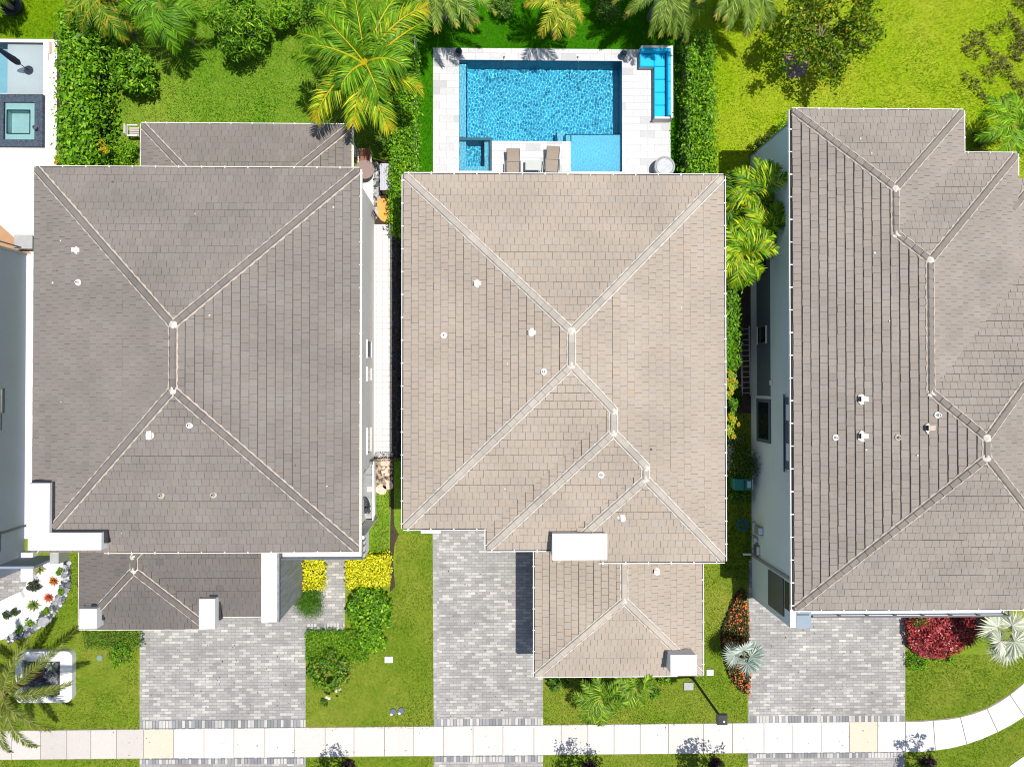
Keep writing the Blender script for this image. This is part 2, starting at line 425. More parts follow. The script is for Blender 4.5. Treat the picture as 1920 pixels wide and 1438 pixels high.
def water(name, rect, z, parent, amp, step=0.03, jets=()):
    x = np.linspace(rect[0], rect[2], int((rect[2] - rect[0]) / step) + 2); y = np.linspace(rect[1], rect[3], int((rect[3] - rect[1]) / step) + 2)
    X, Y = np.meshgrid(x, y); Z = np.zeros_like(X)
    for k in range(70):
        th = RW.uniform(0, 2 * np.pi); L = np.exp(RW.uniform(np.log(.11), np.log(.6))); kk = 2 * np.pi / L
        Z += (.65 + .5 * np.sin(1.3 * X + k) * np.cos(1.7 * Y + 2 * k)) * amp * L * (2.0 if L < .19 else 1.0) * np.sin(kk * (np.cos(th) * X + np.sin(th) * Y) + RW.uniform(0, 6.28))
    for k in range(26):
        th = RW.uniform(0, 2 * np.pi); L = np.exp(RW.uniform(np.log(.5), np.log(1.3))); kk = 2 * np.pi / L
        Z += .8 * amp * L * (.6 + .4 * np.cos(X + k)) * np.sin(kk * (np.cos(th) * X + np.sin(th) * Y) + RW.uniform(0, 6.28))
    for jx_, jy_, ja in jets:
        r = np.hypot(X - jx_, Y - jy_)
        Z += ja * np.sin(2 * np.pi * r / 0.19) / (0.6 + r) * np.exp(-r / 2.2)
    v = np.stack([X, Y, Z + z], -1).reshape(-1, 3); n = len(x); m = len(y)
    i = np.arange((n - 1) * (m - 1)); a = (i // (n - 1)) * n + i % (n - 1)
    o = mesh_obj(name, v, np.stack([a, a + 1, a + n + 1, a + n], -1), MAT['water'], parent, smooth=True)
    o.cycles.is_caustics_caster = True
    return o


def inner_walls(mb, r, z0, z1):
    x0, y0, x1, y1 = r
    mb.add([(x0, y0, z0), (x1, y0, z0), (x1, y0, z1), (x0, y0, z1)], [[3, 2, 1, 0]]); mb.add([(x0, y1, z0), (x1, y1, z0), (x1, y1, z1), (x0, y1, z1)], [[0, 1, 2, 3]])
    mb.add([(x0, y0, z0), (x0, y1, z0), (x0, y1, z1), (x0, y0, z1)], [[0, 1, 2, 3]]); mb.add([(x1, y0, z0), (x1, y1, z0), (x1, y1, z1), (x1, y0, z1)], [[3, 2, 1, 0]])


def recv(o): o.cycles.is_caustics_receiver = True; return o


pool = thing('swimming_pool', 'rectangular turquoise swimming pool with rippled water and corner spa in the white marble deck', 'swimming pool', ((PO[0] + PO[2]) / 2, (PO[1] + PO[3]) / 2, 0))
PL = PR(922, 265, 1070, 322, .06); PL = (PL[0], PO[1] - .6, PL[2], PL[3])
b = MB(); cut_sheet(b, PO, [PL], -1.35); recv(b.build('pool_floor', MAT['plaster'], pool))
b = MB(); inner_walls(b, PO, -1.35, .055); recv(b.build('pool_wall', MAT['pooltile'], pool))


def pbox(name, px, z0, z1, m): r = PR(*px, (z1 if z1 < 0 else 0) * 0.75); r = (max(r[0], PO[0] + .003), max(r[1], PO[1] + .003), min(r[2], PO[2] - .003), min(r[3], PO[3] - .003)); return recv(MB().box(r[0], r[1], z0, r[2], r[3], z1).build(name, m, pool))


pbox('sun_shelf', (1059, 252, 1166, 325), -1.345, -.28, MAT['shelfpl'])
pbox('shelf_step', (1043, 247, 1058.8, 268), -1.345, -.62, MAT['shelfpl'])
pbox('entry_bench', (861, 121, 876, 257), -1.345, -.5, MAT['shelfpl'])
pbox('spa_wall', (861, 258, 923, 263), -1.345, -.10, MAT['pooltile'])
pbox('spa_wall', (918, 263, 923, 325), -1.345, -.10, MAT['pooltile'])
pbox('spa_bench', (861, 263, 874, 325), -1.345, -.45, MAT['shelfpl'])
pbox('spa_bench', (908, 263, 918, 325), -1.345, -.45, MAT['shelfpl'])
pbox('spa_bench', (874, 312, 908, 325), -1.345, -.45, MAT['shelfpl'])
b = MB()
def tr(pts, z):
    q = [P(u, v, z * .75) for u, v in pts]
    for a_, c_ in zip(q[:-1], q[1:]): b.bar((a_.x, a_.y, z + .006), (c_.x, c_.y, z + .006), .05, .012)
tr([(1060, 266), (1060, 252.5), (1166, 252.5)], -.28); tr([(1070.5, 266), (1070.5, 254)], -.28); tr([(1044, 266), (1044, 248.5)], -.62); tr([(875, 121), (875, 257)], -.5); tr([(907.5, 264), (907.5, 312)], -.45)
b.build('tile_trim', MAT['pooltile'], pool)
jt = [(P(945, 135).x, P(945, 135).y, .002), (P(1085, 150).x, P(1085, 150).y, .002), (P(1000, 190).x, P(1000, 190).y, .001), (P(1115, 165).x, P(1115, 165).y, .001)]
water('water', (PO[0] + .002, PO[1] + .002, PO[2] - .002, PO[3] - .002), -.06, pool, .0016, .024, jt)
for u in (945, 1083):
    n0 = P(u, 108, .06)
    nz = MB().lathe(n0, [(.055, 0.001), (.055, .02), (.03, .035), (.03, .06)], 12).build('jet_nozzle', MAT['dgrey'], pool)
    pts = [n0 + Vector((0, -0.75 * s, .05 + .75 * s * (1 - s) * 1.1 - .1 * s)) for s in np.linspace(0, 1, 9)]
    MB().tube(pts, .012, .018, 6).build('water_jet', MAT['water'], pool)
dk = MB(); cut_sheet(dk, DK, [(PO[0], PO[1], PL[0], PO[3]), (PL[2], PO[1], PO[2], PO[3]), (PL[0], PL[3], PL[2], PO[3])], .06)
x0, y0, x1, y1 = DK
for a, b_ in (((x0, y1), (x1, y1)), ((x0, y0), (x0, y1)), ((x1, y1), (x1, y0))):
    dk.add([(*a, -.02), (*b_, -.02), (*b_, .06), (*a, .06)], [[3, 2, 1, 0]])
inner = MB()
tag(dk.build('pool_deck', MAT['marble']), kind='structure')
MB().box(PL[0] + .002, PO[1] - .5, -1.34, PL[2] - .002, PL[3] - .002, .055).build('platform_base', MAT['white'], pool)

pool2 = thing('swimming_pool', 'pale shallow pool with grey white floor in the cream terrace at the left edge', 'swimming pool', ((P0[0] + P0[2]) / 2, (P0[1] + P0[3]) / 2, 0))
b = MB(); cut_sheet(b, P0, [], -1.0); recv(b.build('pool_floor', plain('pale_blue_plaster', (.25, .55, .66), .8, .05), pool2))
b = MB(); inner_walls(b, P0, -1.0, .045); b.build('pool_wall', MAT['slate'], pool2)
r = PR(15, 80, 82, 176, -.2); recv(MB().box(r[0], max(r[1], P0[1] + .01), -.99, P0[2] - .01, min(r[3], P0[3] - .01), -.22).build('sun_shelf', MAT['palepl'], pool2))
water('water', (P0[0] + .002, P0[1] + .002, P0[2] - .002, P0[3] - .002), -.07, pool2, .0004, .06)
spa = thing('spa', 'square spa with wide dark navy mosaic rim beside the pale pool', 'spa', ((S0[0] + S0[2]) / 2, (S0[1] + S0[3]) / 2, 0))
b = MB(); si = PR(7, 192, 65, 262, .25); x0, y0, x1, y1 = S0
for q in ((x0, y0, x1, si[1]), (x0, si[3], x1, y1), (x0, si[1], si[0], si[3]), (si[2], si[1], x1, si[3])): b.box(q[0], q[1], -.3, q[2], q[3], .27)
b.build('rim', MAT['navytile'], spa)
sd = PR(15, 208, 58, 252, .05)
b = MB(); cut_sheet(b, si, [sd], .08); inner_walls(b, sd, -.5, .08); cut_sheet(b, sd, [], -.5); recv(b.build('bench', plain('spa_plaster', (.35, .62, .62), .8, .05), spa))
b = MB()
for e in range(4):
    c_ = [(sd[0], sd[1]), (sd[2], sd[1]), (sd[2], sd[3]), (sd[0], sd[3])]; b.bar((*c_[e], .09), (*c_[(e + 1) % 4], .09), .05, .012)
b.build('bench_trim', MAT['slate'], spa)
water('water', (si[0] + .002, si[1] + .002, si[2] - .002, si[3] - .002), .22, spa, .0005, .05)
# ------------------------------------------------------------------ tiled hip roofs
PITCH = 0.33


def clip(poly, a, b, c):                 # keep a*s+b*t+c >= 0
    out = []; n = len(poly)
    for i in range(n):
        p, q = poly[i], poly[(i + 1) % n]
        dp = a * p[0] + b * p[1] + c; dq = a * q[0] + b * q[1] + c
        if dp >= 0: out.append(p)
        if (dp > 0) != (dq > 0) and abs(dp - dq) > 1e-12 and dp * dq < 0:
            k = dp / (dp - dq); out.append((p[0] + (q[0] - p[0]) * k, p[1] + (q[1] - p[1]) * k))
    return out


def parea(p): return abs(sum(p[i][0] * p[(i + 1) % len(p)][1] - p[(i + 1) % len(p)][0] * p[i][1] for i in range(len(p)))) / 2


def planes(r):                           # t = a*x+b*y+c plan distance from each eave
    return [(1, 0, -r[0]), (-1, 0, r[2]), (0, 1, -r[1]), (0, -1, r[3])]


class Roof:
    def __init__(s, rects, z, bounds=None, pitch=PITCH):
        s.r = rects; s.z = z; s.p = pitch
        s.bounds = bounds or (min(r[0] for r in rects), min(r[1] for r in rects), max(r[2] for r in rects), max(r[3] for r in rects))

    def h(s, x, y): return s.z + s.p * max(min(a * x + b * y + c for a, b, c in planes(r)) for r in s.r)

    def hit(s, u, v):
        z = s.z + 1
        for _ in range(12): q = P(u, v, z); z = s.h(q.x, q.y)
        return Vector((q.x, q.y, z))

    def higher(s, i, pl):                # for each other rect: half planes where it covers plane pl of rect i
        out = []
        for j, r in enumerate(s.r):
            if j == i: continue
            hs = []; empty = False
            for a, b, c in planes(r):
                d = (a - pl[0], b - pl[1], c - pl[2])
                if abs(d[0]) < 1e-9 and abs(d[1]) < 1e-9:
                    if d[2] < -1e-6 or (abs(d[2]) <= 1e-6 and j > i): empty = True
                    continue
                hs.append(d)
            if not empty: out.append(hs)
        return out

    def tiles(s, name, parent, pal, wt=.325, ex=.335, th=.040, gap=.0055, bg=.016, seed=1):
        rg = random.Random(seed); mb = MB(); X0, Y0, X1, Y1 = s.bounds
        for i, r in enumerate(s.r):
            pls = planes(r)
            for k, pl in enumerate(pls):
                horiz = k < 2            # W,E: s=y
                L0, L1 = (max(r[1], Y0), min(r[3], Y1)) if horiz else (max(r[0], X0), min(r[2], X1))
                T = ((min(r[2], 1e3) - max(r[0], -1e3)) / 2) if horiz else ((r[3] - r[1]) / 2)
                T = min(T, 16.0)
                if T <= 0: continue
                toxy = {0: lambda s_, t_: (r[0] + t_, s_), 1: lambda s_, t_: (r[2] - t_, s_), 2: lambda s_, t_: (s_, r[1] + t_), 3: lambda s_, t_: (s_, r[3] - t_)}[k]
                hi = s.higher(i, pl)
                others = [(o[0] - pl[0], o[1] - pl[1], o[2] - pl[2]) for q, o in enumerate(pls) if q != k]
                nj = int(T / ex) + 1
                for j in range(nj):
                    off = rg.uniform(-.03, .03) + (wt / 2 if j % 2 else 0)
                    n = int((L1 - L0) / wt) + 3
                    wob = rg.uniform(-.006, .006)
                    for m in range(-1, n):
                        s0 = L0 + off + m * wt - wt / 2; s1 = s0 + wt
                        t0, t1 = j * ex + wob, (j + 1) * ex + wob
                        if j == 0: t0 = -.03
                        tc = (t0 + t1) / 2
                        full = [toxy(s0, t0), toxy(s1, t0), toxy(s1, t1), toxy(s0, t1)]
                        ga = gap * rg.uniform(.5, 1.5); tb = t0 + bg * rg.uniform(.6, 1.3); til = [toxy(s0 + ga, tb), toxy(s1 - ga, tb), toxy(s1 - ga, t1), toxy(s0 + ga, t1)]
                        b_ = rg.random(); f = rg.gauss(1, pal[5] if len(pal) > 5 else .025)
                        c = pal[0] if b_ < pal[3] else (pal[1] if b_ < pal[4] else pal[2])
                        col = (c[0] * f, c[1] * f, c[2] * f)
                        lift = rg.uniform(-.004, .004)
                        for which, q in ((0, full), (1, til)):
                            polys = [q]
                            for (a, b, c_) in others: polys = [clip(p, a, b, c_) for p in polys]
                            for hp in ((1, 0, -X0 + (.03 if True else 0)), (-1, 0, X1 + .03), (0, 1, -Y0 + .03), (0, -1, Y1 + .03)):
                                polys = [clip(p, *hp) for p in polys if len(p) > 2]
                            for hs in hi:
                                nxt = []
                                for p in polys:
                                    rem = p
                                    for (a, b, c_) in hs:
                                        if len(rem) < 3: break
                                        o = clip(rem, -a, -b, -c_)
                                        if len(o) > 2 and parea(o) > 1e-5: nxt.append(o)
                                        rem = clip(rem, a, b, c_)
                                polys = nxt
                            for p in polys:
                                if len(p) < 3 or parea(p) < 2e-4: continue
                                n_ = len(p)
                                area2 = sum(p[e][0] * p[(e + 1) % n_][1] - p[(e + 1) % n_][0] * p[e][1] for e in range(n_))
                                if area2 < 0: p = p[::-1]
                                vs = []
                                for (x, y) in p:
                                    tt = pl[0] * x + pl[1] * y + pl[2]
                                    zb = s.z + s.p * tt
                                    if which: zb += .010 + th * max(0, 1 - (tt - t0) / (t1 - t0)) + lift
                                    vs.append((x, y, zb))
                                if which == 0:
                                    mb.add(vs, [list(range(n_))], (.10, .088, .078))
                                else:
                                    lo = [(x, y, s.z + s.p * (pl[0] * x + pl[1] * y + pl[2]) - .004) for x, y in p]
                                    mb.add(vs + lo, [list(range(n_))] + [[n_ + e, n_ + (e + 1) % n_, (e + 1) % n_, e] for e in range(n_)], col)
        return mb.build(name, MAT['roof'], parent)

    def ridge_lines(s):
        out = []
        for i, r in enumerate(s.r):
            x0, y0, x1, y1 = r; wx, wy = (x1 - x0) / 2, (y1 - y0) / 2; d = min(wx, wy)
            if wx <= wy: A, B = (x0 + d, y0 + d), (x0 + d, y1 - d)
            else: A, B = (x0 + d, y0 + d), (x1 - d, y0 + d)
            segs = [((x0, y0), A), ((x0, y1), B if wx <= wy else A), ((x1, y0), A if wx <= wy else B), ((x1, y1), B)]
            if abs(wx - wy) > .05: segs.append((A, B))
            for n_, (p, q) in enumerate(segs):
                own = min(abs(a * (p[0] + q[0]) / 2 + b * (p[1] + q[1]) / 2 + c) for a, b, c in planes(r))
                iv = [(0.0, 1.0)]
                # crop to bounds
                ts = np.linspace(0, 1, 600); keep = []
                for t_ in ts:
                    x, y = p[0] + (q[0] - p[0]) * t_, p[1] + (q[1] - p[1]) * t_
                    h0 = min(a * x + b * y + c for a, b, c in planes(r))
                    ok = s.bounds[0] - .01 <= x <= s.bounds[2] + .01 and s.bounds[1] - .01 <= y <= s.bounds[3] + .01
                    nx_, ny_ = -(q[1] - p[1]), q[0] - p[0]; l_ = math.hypot(nx_, ny_); ex_, ey_ = nx_ / l_ * .12, ny_ / l_ * .12

                    def one(r_, X_, Y_): return min(a * X_ + b * Y_ + c for a, b, c in planes(r_))
                    hu = (s.h(x, y) - s.z) / s.p; l2, r2_ = (s.h(x + ex_, y + ey_) - s.z) / s.p, (s.h(x - ex_, y - ey_) - s.z) / s.p
                    if hu > h0 + .004 or 2 * hu - l2 - r2_ < .05: ok = False
                    for j in range(i):
                        g0 = one(s.r[j], x, y)
                        if abs(g0 - h0) < .004 and 2 * g0 - one(s.r[j], x + ex_, y + ey_) - one(s.r[j], x - ex_, y - ey_) > .05: ok = False
                    keep.append(ok)
                st = None
                for e, ok in enumerate(keep + [False]):
                    if ok and st is None: st = e
                    if not ok and st is not None:
                        if (e - 1 - st) > 8:
                            t0, t1 = ts[st], ts[e - 1]
                            out.append(((p[0] + (q[0] - p[0]) * t0, p[1] + (q[1] - p[1]) * t0), (p[0] + (q[0] - p[0]) * t1, p[1] + (q[1] - p[1]) * t1)))
                        st = None
        return out

    def ridges(s, parent, pal, mortar, seed=3, blob=True, mw=.05, cw=1.0):
        rg = random.Random(seed); cb = MB(); mb = MB(); bl = MB()
        ends = []; dirs = []
        for p, q in s.ridge_lines():
            a = Vector((p[0], p[1], s.h(*p))); b = Vector((q[0], q[1], s.h(*q)))
            if a.z > b.z: a, b = b, a
            if b.z - a.z > .3 and a.z < s.z + .05: a = a + (b - a).normalized() * .14
            L = (b - a).length; t = (b - a).normalized(); side = t.cross(Vector((0, 0, 1))).normalized()
            n = max(1, int(L / .40)); sl = L / n
            def surf(pt): return s.h(pt.x, pt.y)
            for e in range(n):
                f = rg.gauss(1, .05); col = tuple(x * f for x in pal)
                p0 = a + t * (e * sl); p1 = a + t * ((e + 1) * sl + .02)
                vs = []
                for pt, lift, wd in ((p0, .062, .165 * cw), (p1, .012, .15 * cw)):
                    for kx, kz in ((-1, None), (-.62, .058), (.62, .058), (1, None)):
                        o = pt + side * (kx * wd)
                        z = surf(o) + .012 + lift * .4 if kz is None else min(pt.z, surf(pt)) + kz * .6 + lift
                        vs.append((o.x, o.y, z))
                cb.add(vs, [[0, 1, 5, 4], [1, 2, 6, 5], [2, 3, 7, 6], [3, 2, 1, 0]][:4], col)
            st = .13; m = max(2, int(L / st))
            for sd in (-1, 1):
                prev = None
                for e in range(m + 1):
                    pt = a + t * (L * e / m)
                    i0 = .145 * cw + rg.uniform(-.008, .008); i1 = .165 * cw + mw * (.55 + .35 * math.sin(e * 1.9 + sd) + rg.uniform(-.2, .2))
                    u0 = pt + side * (sd * i0); u1 = pt + side * (sd * i1)
                    cur = ((u0.x, u0.y, surf(u0) + .06), (u1.x, u1.y, surf(u1) + .052), (u1.x, u1.y, surf(u1) - .01))
                    if prev:
                        mb.add(list(prev) + list(cur), [[0, 3, 4, 1], [1, 4, 5, 2]] if sd > 0 else [[1, 4, 3, 0], [2, 5, 4, 1]])
                    prev = cur
            ends.append(b); dirs.append(t)
            ends.append(a); dirs.append(t)
        for i, e in enumerate(ends):
            if not blob or sum((e - o).length < .5 for o in ends) < 2: continue
            if any((e - o).length < .4 for o in ends[:i]): continue
            if all(abs(dirs[q].dot(dirs[i])) > .98 for q, o in enumerate(ends) if (e - o).length < .5): continue
            k = 12; vs = [(e.x, e.y, s.h(e.x, e.y) + .13)]
            for q in range(k):
                th = 2 * math.pi * q / k; rr = rg.uniform(.12, .21)
                x, y = e.x + rr * math.cos(th), e.y + rr * math.sin(th); vs.append((x, y, s.h(x, y) + .075))
            for q in range(k):
                th = 2 * math.pi * q / k; x, y = vs[1 + q][0] * 1.0, vs[1 + q][1]; vs.append((x + .02 * math.cos(th), y + .02 * math.sin(th), s.h(x, y) - .02))
            bl.add(vs, [[0, 1 + q, 1 + (q + 1) % k] for q in range(k)] + [[1 + q, 1 + k + q, 1 + k + (q + 1) % k, 1 + (q + 1) % k] for q in range(k)])
        o = cb.build('ridge_caps', MAT['roof'], parent)
        mb.build('mortar', mortar, parent)
        if bl.v: bl.build('mortar_cap', MAT['mortarw'], parent)


def gutter(parent, p0, p1, out, z, lipm='trim', wd=.12, inner=True):
    p0 = Vector((*p0, 0)); p1 = Vector((*p1, 0)); o = Vector((*out, 0)); t = (p1 - p0).normalized()
    mb = MB()
    a = p0 + o * (wd - .015); b = p1 + o * (wd - .015)
    mb.bar((a.x, a.y, z - .06), (b.x, b.y, z - .06), .032, .13)
    L = (p1 - p0).length; n = int(L / 1.02)
    for i in range(n + 1):
        c = p0 + t * (.2 + i * 1.02)
        if (c - p0).length > L - .05: break
        mb.bar((c - o * .0 + Vector((0, 0, z + .012))), (c + o * (wd + .02) + Vector((0, 0, z + .012))), .045, .014)
    g = mb.build('gutter', MAT[lipm], parent)
    c0 = p0 + o * (wd / 2 - .01); c1 = p1 + o * (wd / 2 - .01)
    MB().bar((c0.x, c0.y, z - .08), (c1.x, c1.y, z - .08), wd - .03, .04).build('gutter_trough', MAT['gutterin' if inner else lipm], g)
    return g


def window(parent, x, y0, y1, z0, z1, nx, frame='slate', fw_=.07, split=None, pane='glass'):
    """window in a wall whose face is the plane X = x, looking towards nx"""
    mb = MB(); d = .06 * nx; xa, xb = sorted((x - .01 * nx, x + d))
    for q in ((y0, z0, y1, z0 + fw_), (y0, z1 - fw_, y1, z1), (y0, z0 + fw_, y0 + fw_, z1 - fw_), (y1 - fw_, z0 + fw_, y1, z1 - fw_)): mb.box(xa, q[0], q[1], xb, q[2], q[3])
    if split: mb.box(xa, split - .03, z0 + fw_, xb, split + .03, z1 - fw_)
    f = mb.build('window', MAT[frame], parent)
    xa, xb = sorted((x, x + .02 * nx))
    MB().box(xa, y0 + fw_, z0 + fw_, xb, y1 - fw_, z1 - fw_).build('pane', MAT[pane], f)
    return f


def hood_vent(parent, p, d, m='trim', s=1.0, base=True):
    mb = MB(); d = Vector((d[0], d[1], 0)).normalized(); q = Vector((-d.y, d.x, 0)); p = Vector(p)
    s *= .85; L, Wd, Ht = .34 * s, .20 * s, .24 * s
    def T(a, b, c): return p + d * a + q * b + Vector((0, 0, c))
    vs = [T(-L / 2, -Wd / 2, -.05), T(L / 2, -Wd / 2, -.08), T(L / 2, Wd / 2, -.08), T(-L / 2, Wd / 2, -.05), T(-L / 2, -Wd / 2, Ht * .6), T(L / 2, -Wd / 2, Ht), T(L / 2, Wd / 2, Ht), T(-L / 2, Wd / 2, Ht * .6)]
    mb.add(vs, [[4, 5, 6, 7], [0, 1, 5, 4], [2, 3, 7, 6], [3, 0, 4, 7]])
    o = mb.build('roof_vent', MAT[m], parent)
    MB().add([T(L / 2 - .03, -Wd / 2 + .02, -.08), T(L / 2 - .03, Wd / 2 - .02, -.08), T(L / 2 - .03, Wd / 2 - .02, Ht - .02), T(L / 2 - .03, -Wd / 2 + .02, Ht - .02)], [[0, 1, 2, 3]]).build('opening', MAT['black'], o)
    mm = MB()
    k = 10; vs = [tuple(p + Vector((0, 0, .06)))]
    for e in range(k):
        th = 6.283 * e / k; rr = random.uniform(.17, .26) * s; vs.append((p.x + rr * math.cos(th), p.y + rr * math.sin(th), p.z + .045))
    if base: mm.add(vs, [[0, 1 + e, 1 + (e + 1) % k] for e in range(k)]); mm.build('mortar', MAT['mortarw'], o)


def pipe_vent(parent, p, m='trim', r=.14, flash=None):
    p = Vector(p); o = MB().lathe(p, [(r, -.06), (r, .055), (r * .5, .08), (r * .42, .22), (r * .28, .22), (r * .28, .1)], 14).build('vent_pipe', MAT[m], parent)
    MB().lathe(p + Vector((0, 0, .1)), [(r * .27, 0), (r * .27, .10)], 10).build('opening', MAT['black'], o)


ZE, ZL = 5.5, 3.0
# ================================================================== house 1: the tan middle house
wX, nY = P(757, 659, ZE).x, P(1057, 329, ZE).y
eX = P(1357.5, 700, ZE).x
s1, s2, s3 = P(830, 990, ZE).y, P(960, 1030, ZE).y, P(1240, 1052, ZE).y
x2 = P(913, 1010, ZE).x; x3 = P(1037, 1040, ZE).x
hx, hy = (wX + eX) / 2, (nY + s1) / 2
h1 = thing('house', 'tan tiled two storey house in the middle, behind the turquoise pool', 'house', (hx, hy, 0))
TAN = [(.362, .308, .252), (.358, .311, .262), (.382, .306, .238), .74, .9965, .012]
xr4 = P(1159, 1000, ZE).x
rm = Roof([(wX, s1, eX, nY), (x2, s2, eX, nY), (x3, s3, eX, nY), (x3, s2 - .3, xr4, nY)], ZE)
b = MB(); b.box(wX + .3, s1 + .3, .0, eX - .3, nY - .3, ZE - .04); b.box(x2 + .3, s2 + .3, .0, eX - .31, s1 + .29, ZE - .05); b.box(P(1130, 1040, ZE).x, s3 + .3, .0, eX - .32, s2 + .29, ZE - .06)
b.build('wall', MAT['white'], h1)
roof = rm.tiles('roof', h1, TAN, seed=11)
rm.ridges(roof, (.39, .355, .31), MAT['mortarw'], 5, mw=.03, cw=1.06)
gx = P(1122, 1050, ZE).x
for a in (((wX, s1), (wX, nY), (-1, 0)), ((wX, nY), (eX, nY), (0, 1)), ((eX, nY), (eX, s3), (1, 0)), ((wX, s1), (x2, s1), (0, -1)), ((x2, s2), (x2, s1), (-1, 0)), ((x2, s2), (P(1035, 1030, ZE).x, s2), (0, -1)), ((gx, s3), (eX, s3), (0, -1))):
    gutter(h1, *a, ZE + .01, wd=.10)
for u, v, d in ((895, 532, (-1, 0)), (997, 624, (-1, 0)), (1166, 970, (0, -1))): hood_vent(roof, rm.hit(u, v), d)
for u, v in ((832, 629), (1020, 697), (1127, 890)): pipe_vent(roof, rm.hit(u, v))
bx = PR(1037, 1001, 1137, 1048, 6.3)
b = MB().box(bx[0], bx[1], 2.9, bx[2], bx[3], 6.3); b.box(bx[0] - .03, bx[1] - .03, 6.3, bx[2] + .03, bx[3] + .03, 6.34); b.build('parapet', MAT['white'], h1)
bx = PR(789, 985, 826, 1000, 3.1); MB().box(bx[0], bx[1], 2.85, bx[2], s1 + .4, 3.1).build('ledge', MAT['white'], h1)
# garage roof
gw, ge, gs = P(1003, 1150, ZL).x, P(1316, 1150, ZL).x, P(1150, 1267, ZL).y
gn = P(1150, 1000, ZL).y
rg_ = Roof([(gw, gs, ge, gs + 30)], ZL, (gw, gs, ge, gn))
b = MB(); b.box(gw + .25, gs + .25, 0, ge - .25, s3 + .4, ZL - .03); b.build('garage_wall', MAT['white'], h1)
gr = rg_.tiles('garage_roof', h1, [(.375, .318, .26), (.37, .322, .27), (.40, .315, .24), .78, .995, .012], seed=12)
rg_.ridges(gr, (.42, .375, .32), MAT['mortarw'], 6, mw=.025, cw=1.06)
for a in (((gw, gs), (gw, gn), (-1, 0)), ((ge, gn), (ge, gs), (1, 0))): gutter(h1, *a, ZL + .01, wd=.09)
MB().bar((gw, gs - .03, ZL - .05), (ge - 1.2, gs - .03, ZL - .05), .05, .12).build('fascia', MAT['trim'], h1)
hood_vent(gr, rg_.hit(1230, 1071), (-1, 0.2))
bx = PR(1258, 1228, 1305, 1264, 4.1); b = MB().box(bx[0], bx[1], 0, bx[2], bx[3], 4.1); b.box(bx[0] - .025, bx[1] - .025, 4.1, bx[2] + .025, bx[3] + .025, 4.13); b.build('parapet', MAT['white'], h1)

# ================================================================== house 2: the grey house on the left
wX, eX = P(63.5, 650, ZE).x, P(673, 650, ZE).x
nY, sY = P(370, 316, ZE).y, P(420, 1033, ZE).y
h2 = thing('house', 'grey tiled house on the left with white L shaped parapet at its front corner', 'house', ((wX + eX) / 2, (nY + sY) / 2, 0))
GRY = [(.212, .189, .168), (.218, .198, .179), (.198, .178, .162), .66, .95, .014]
r2 = Roof([(wX, sY, eX, nY)], ZE)
eW = P(702, 620, 0).x; yE = P(702, 868, 0).y
b = MB(); b.box(wX + .3, sY + .45, 0, eW, nY - .3, ZE - .03)
roof = r2.tiles('roof', h2, GRY, seed=21)
b = MB(); yb = P(700, 866, 0).y
b.box(wX + .3, yb, 0, eW, nY - .3, ZE - .03); b.box(wX + .3, sY + .35, 0, eX - .55, yb - .002, ZE - .04)
b.build('wall', MAT['white'], h2)
r2.ridges(roof, (.185, .165, .15), MAT['mortar'], 8, mw=.06)
for a in (((wX, nY), (eX, nY), (0, 1)), ((P(195, 1033, ZE).x, sY), (eX, sY), (0, -1))): gutter(h2, *a, ZE + .01, 'cream', wd=.09)
gutter(h2, (eX, nY), (eX, sY), (1, 0), ZE + .01, 'cream', wd=.13, inner=False)
hood_vent(roof, r2.hit(145, 470), (-1, 0.0)); hood_vent(roof, r2.hit(282, 815), (0.1, -1), s=1.1)
for u, v in ((148, 530), (356, 797)): pipe_vent(roof, r2.hit(u, v))
for u, v in ((303, 928), (401, 927)): pipe_vent(roof, r2.hit(u, v), 'mortar', .15)
# L parapet with black roofing cement at its foot
zp = 6.12
L = PP([(53, 906), (93, 906), (93, 999), (190, 998), (190, 1031), (53, 1031)], zp)
(xa, yt), (xi, _), (xi2, yi), (xr, yr), (_, yb2) = L[0], L[1], L[2], L[3], L[4]
poly = [(xa, yt), (xi, yt), (xi, yi), (xr, yi), (xr, yb2), (xa, yb2)]
MB().prism(poly, 2.6, zp).build('parapet', MAT['white'], h2)
b = MB(); b.box(xi + .002, yi, ZE - .1, xi + .13, yt + .06, ZE + .44); b.box(xi - .9, yt + .002, ZE - .1, xi + .13, yt + .10, ZE + .40); b.box(xi + .13, yi + .002, ZE - .1, xr + .18, yi + .10, ZE + .46); b.box(xr + .002, yb2 + .25, ZE - .1, xr + .18, yi, ZE + .42)
b.build('roof_cement', MAT['black'], roof)
# garage roof in front
gx0, gxa, gxb = P(149, 1100, ZL).x, P(392, 1120, ZL).x, P(491.5, 1100, 4.6).x
gs1, gs2, gn = P(280, 1179, ZL).y, P(440, 1155, ZL).y, sY + .6
rl = Roof([(gx0, gs1, gxa, gs1 + 30), (gx0, gs2, gxb + 30, gs2 + 40)], ZL, (gx0, gs1, gxb, gn))
b = MB(); b.box(gx0 + .2, gs1 + .2, 0, gxa - .2, gn - .3, ZL - .03); b.box(gxa - .2, gs2 + .2, 0, gxb, gn - .31, ZL - .04); b.build('garage_wall', MAT['white'], h2)
GR2 = [(.150, .135, .125), (.144, .133, .126), (.125, .116, .112), .7, .97, .018]
gr = rl.tiles('garage_roof', h2, GR2, seed=22)
rl.ridges(gr, (.15, .135, .125), MAT['mortar'], 9, mw=.04)
MB().bar((gx0 - .02, gs1, ZL - .03), (gx0 - .02, gn, ZL - .03), .05, .12).build('fascia', MAT['cream'], h2)
MB().bar((gx0, gs1 - .02, ZL - .04), (gxa, gs1 - .02, ZL - .04), .05, .12).build('fascia', MAT['cream'], h2)
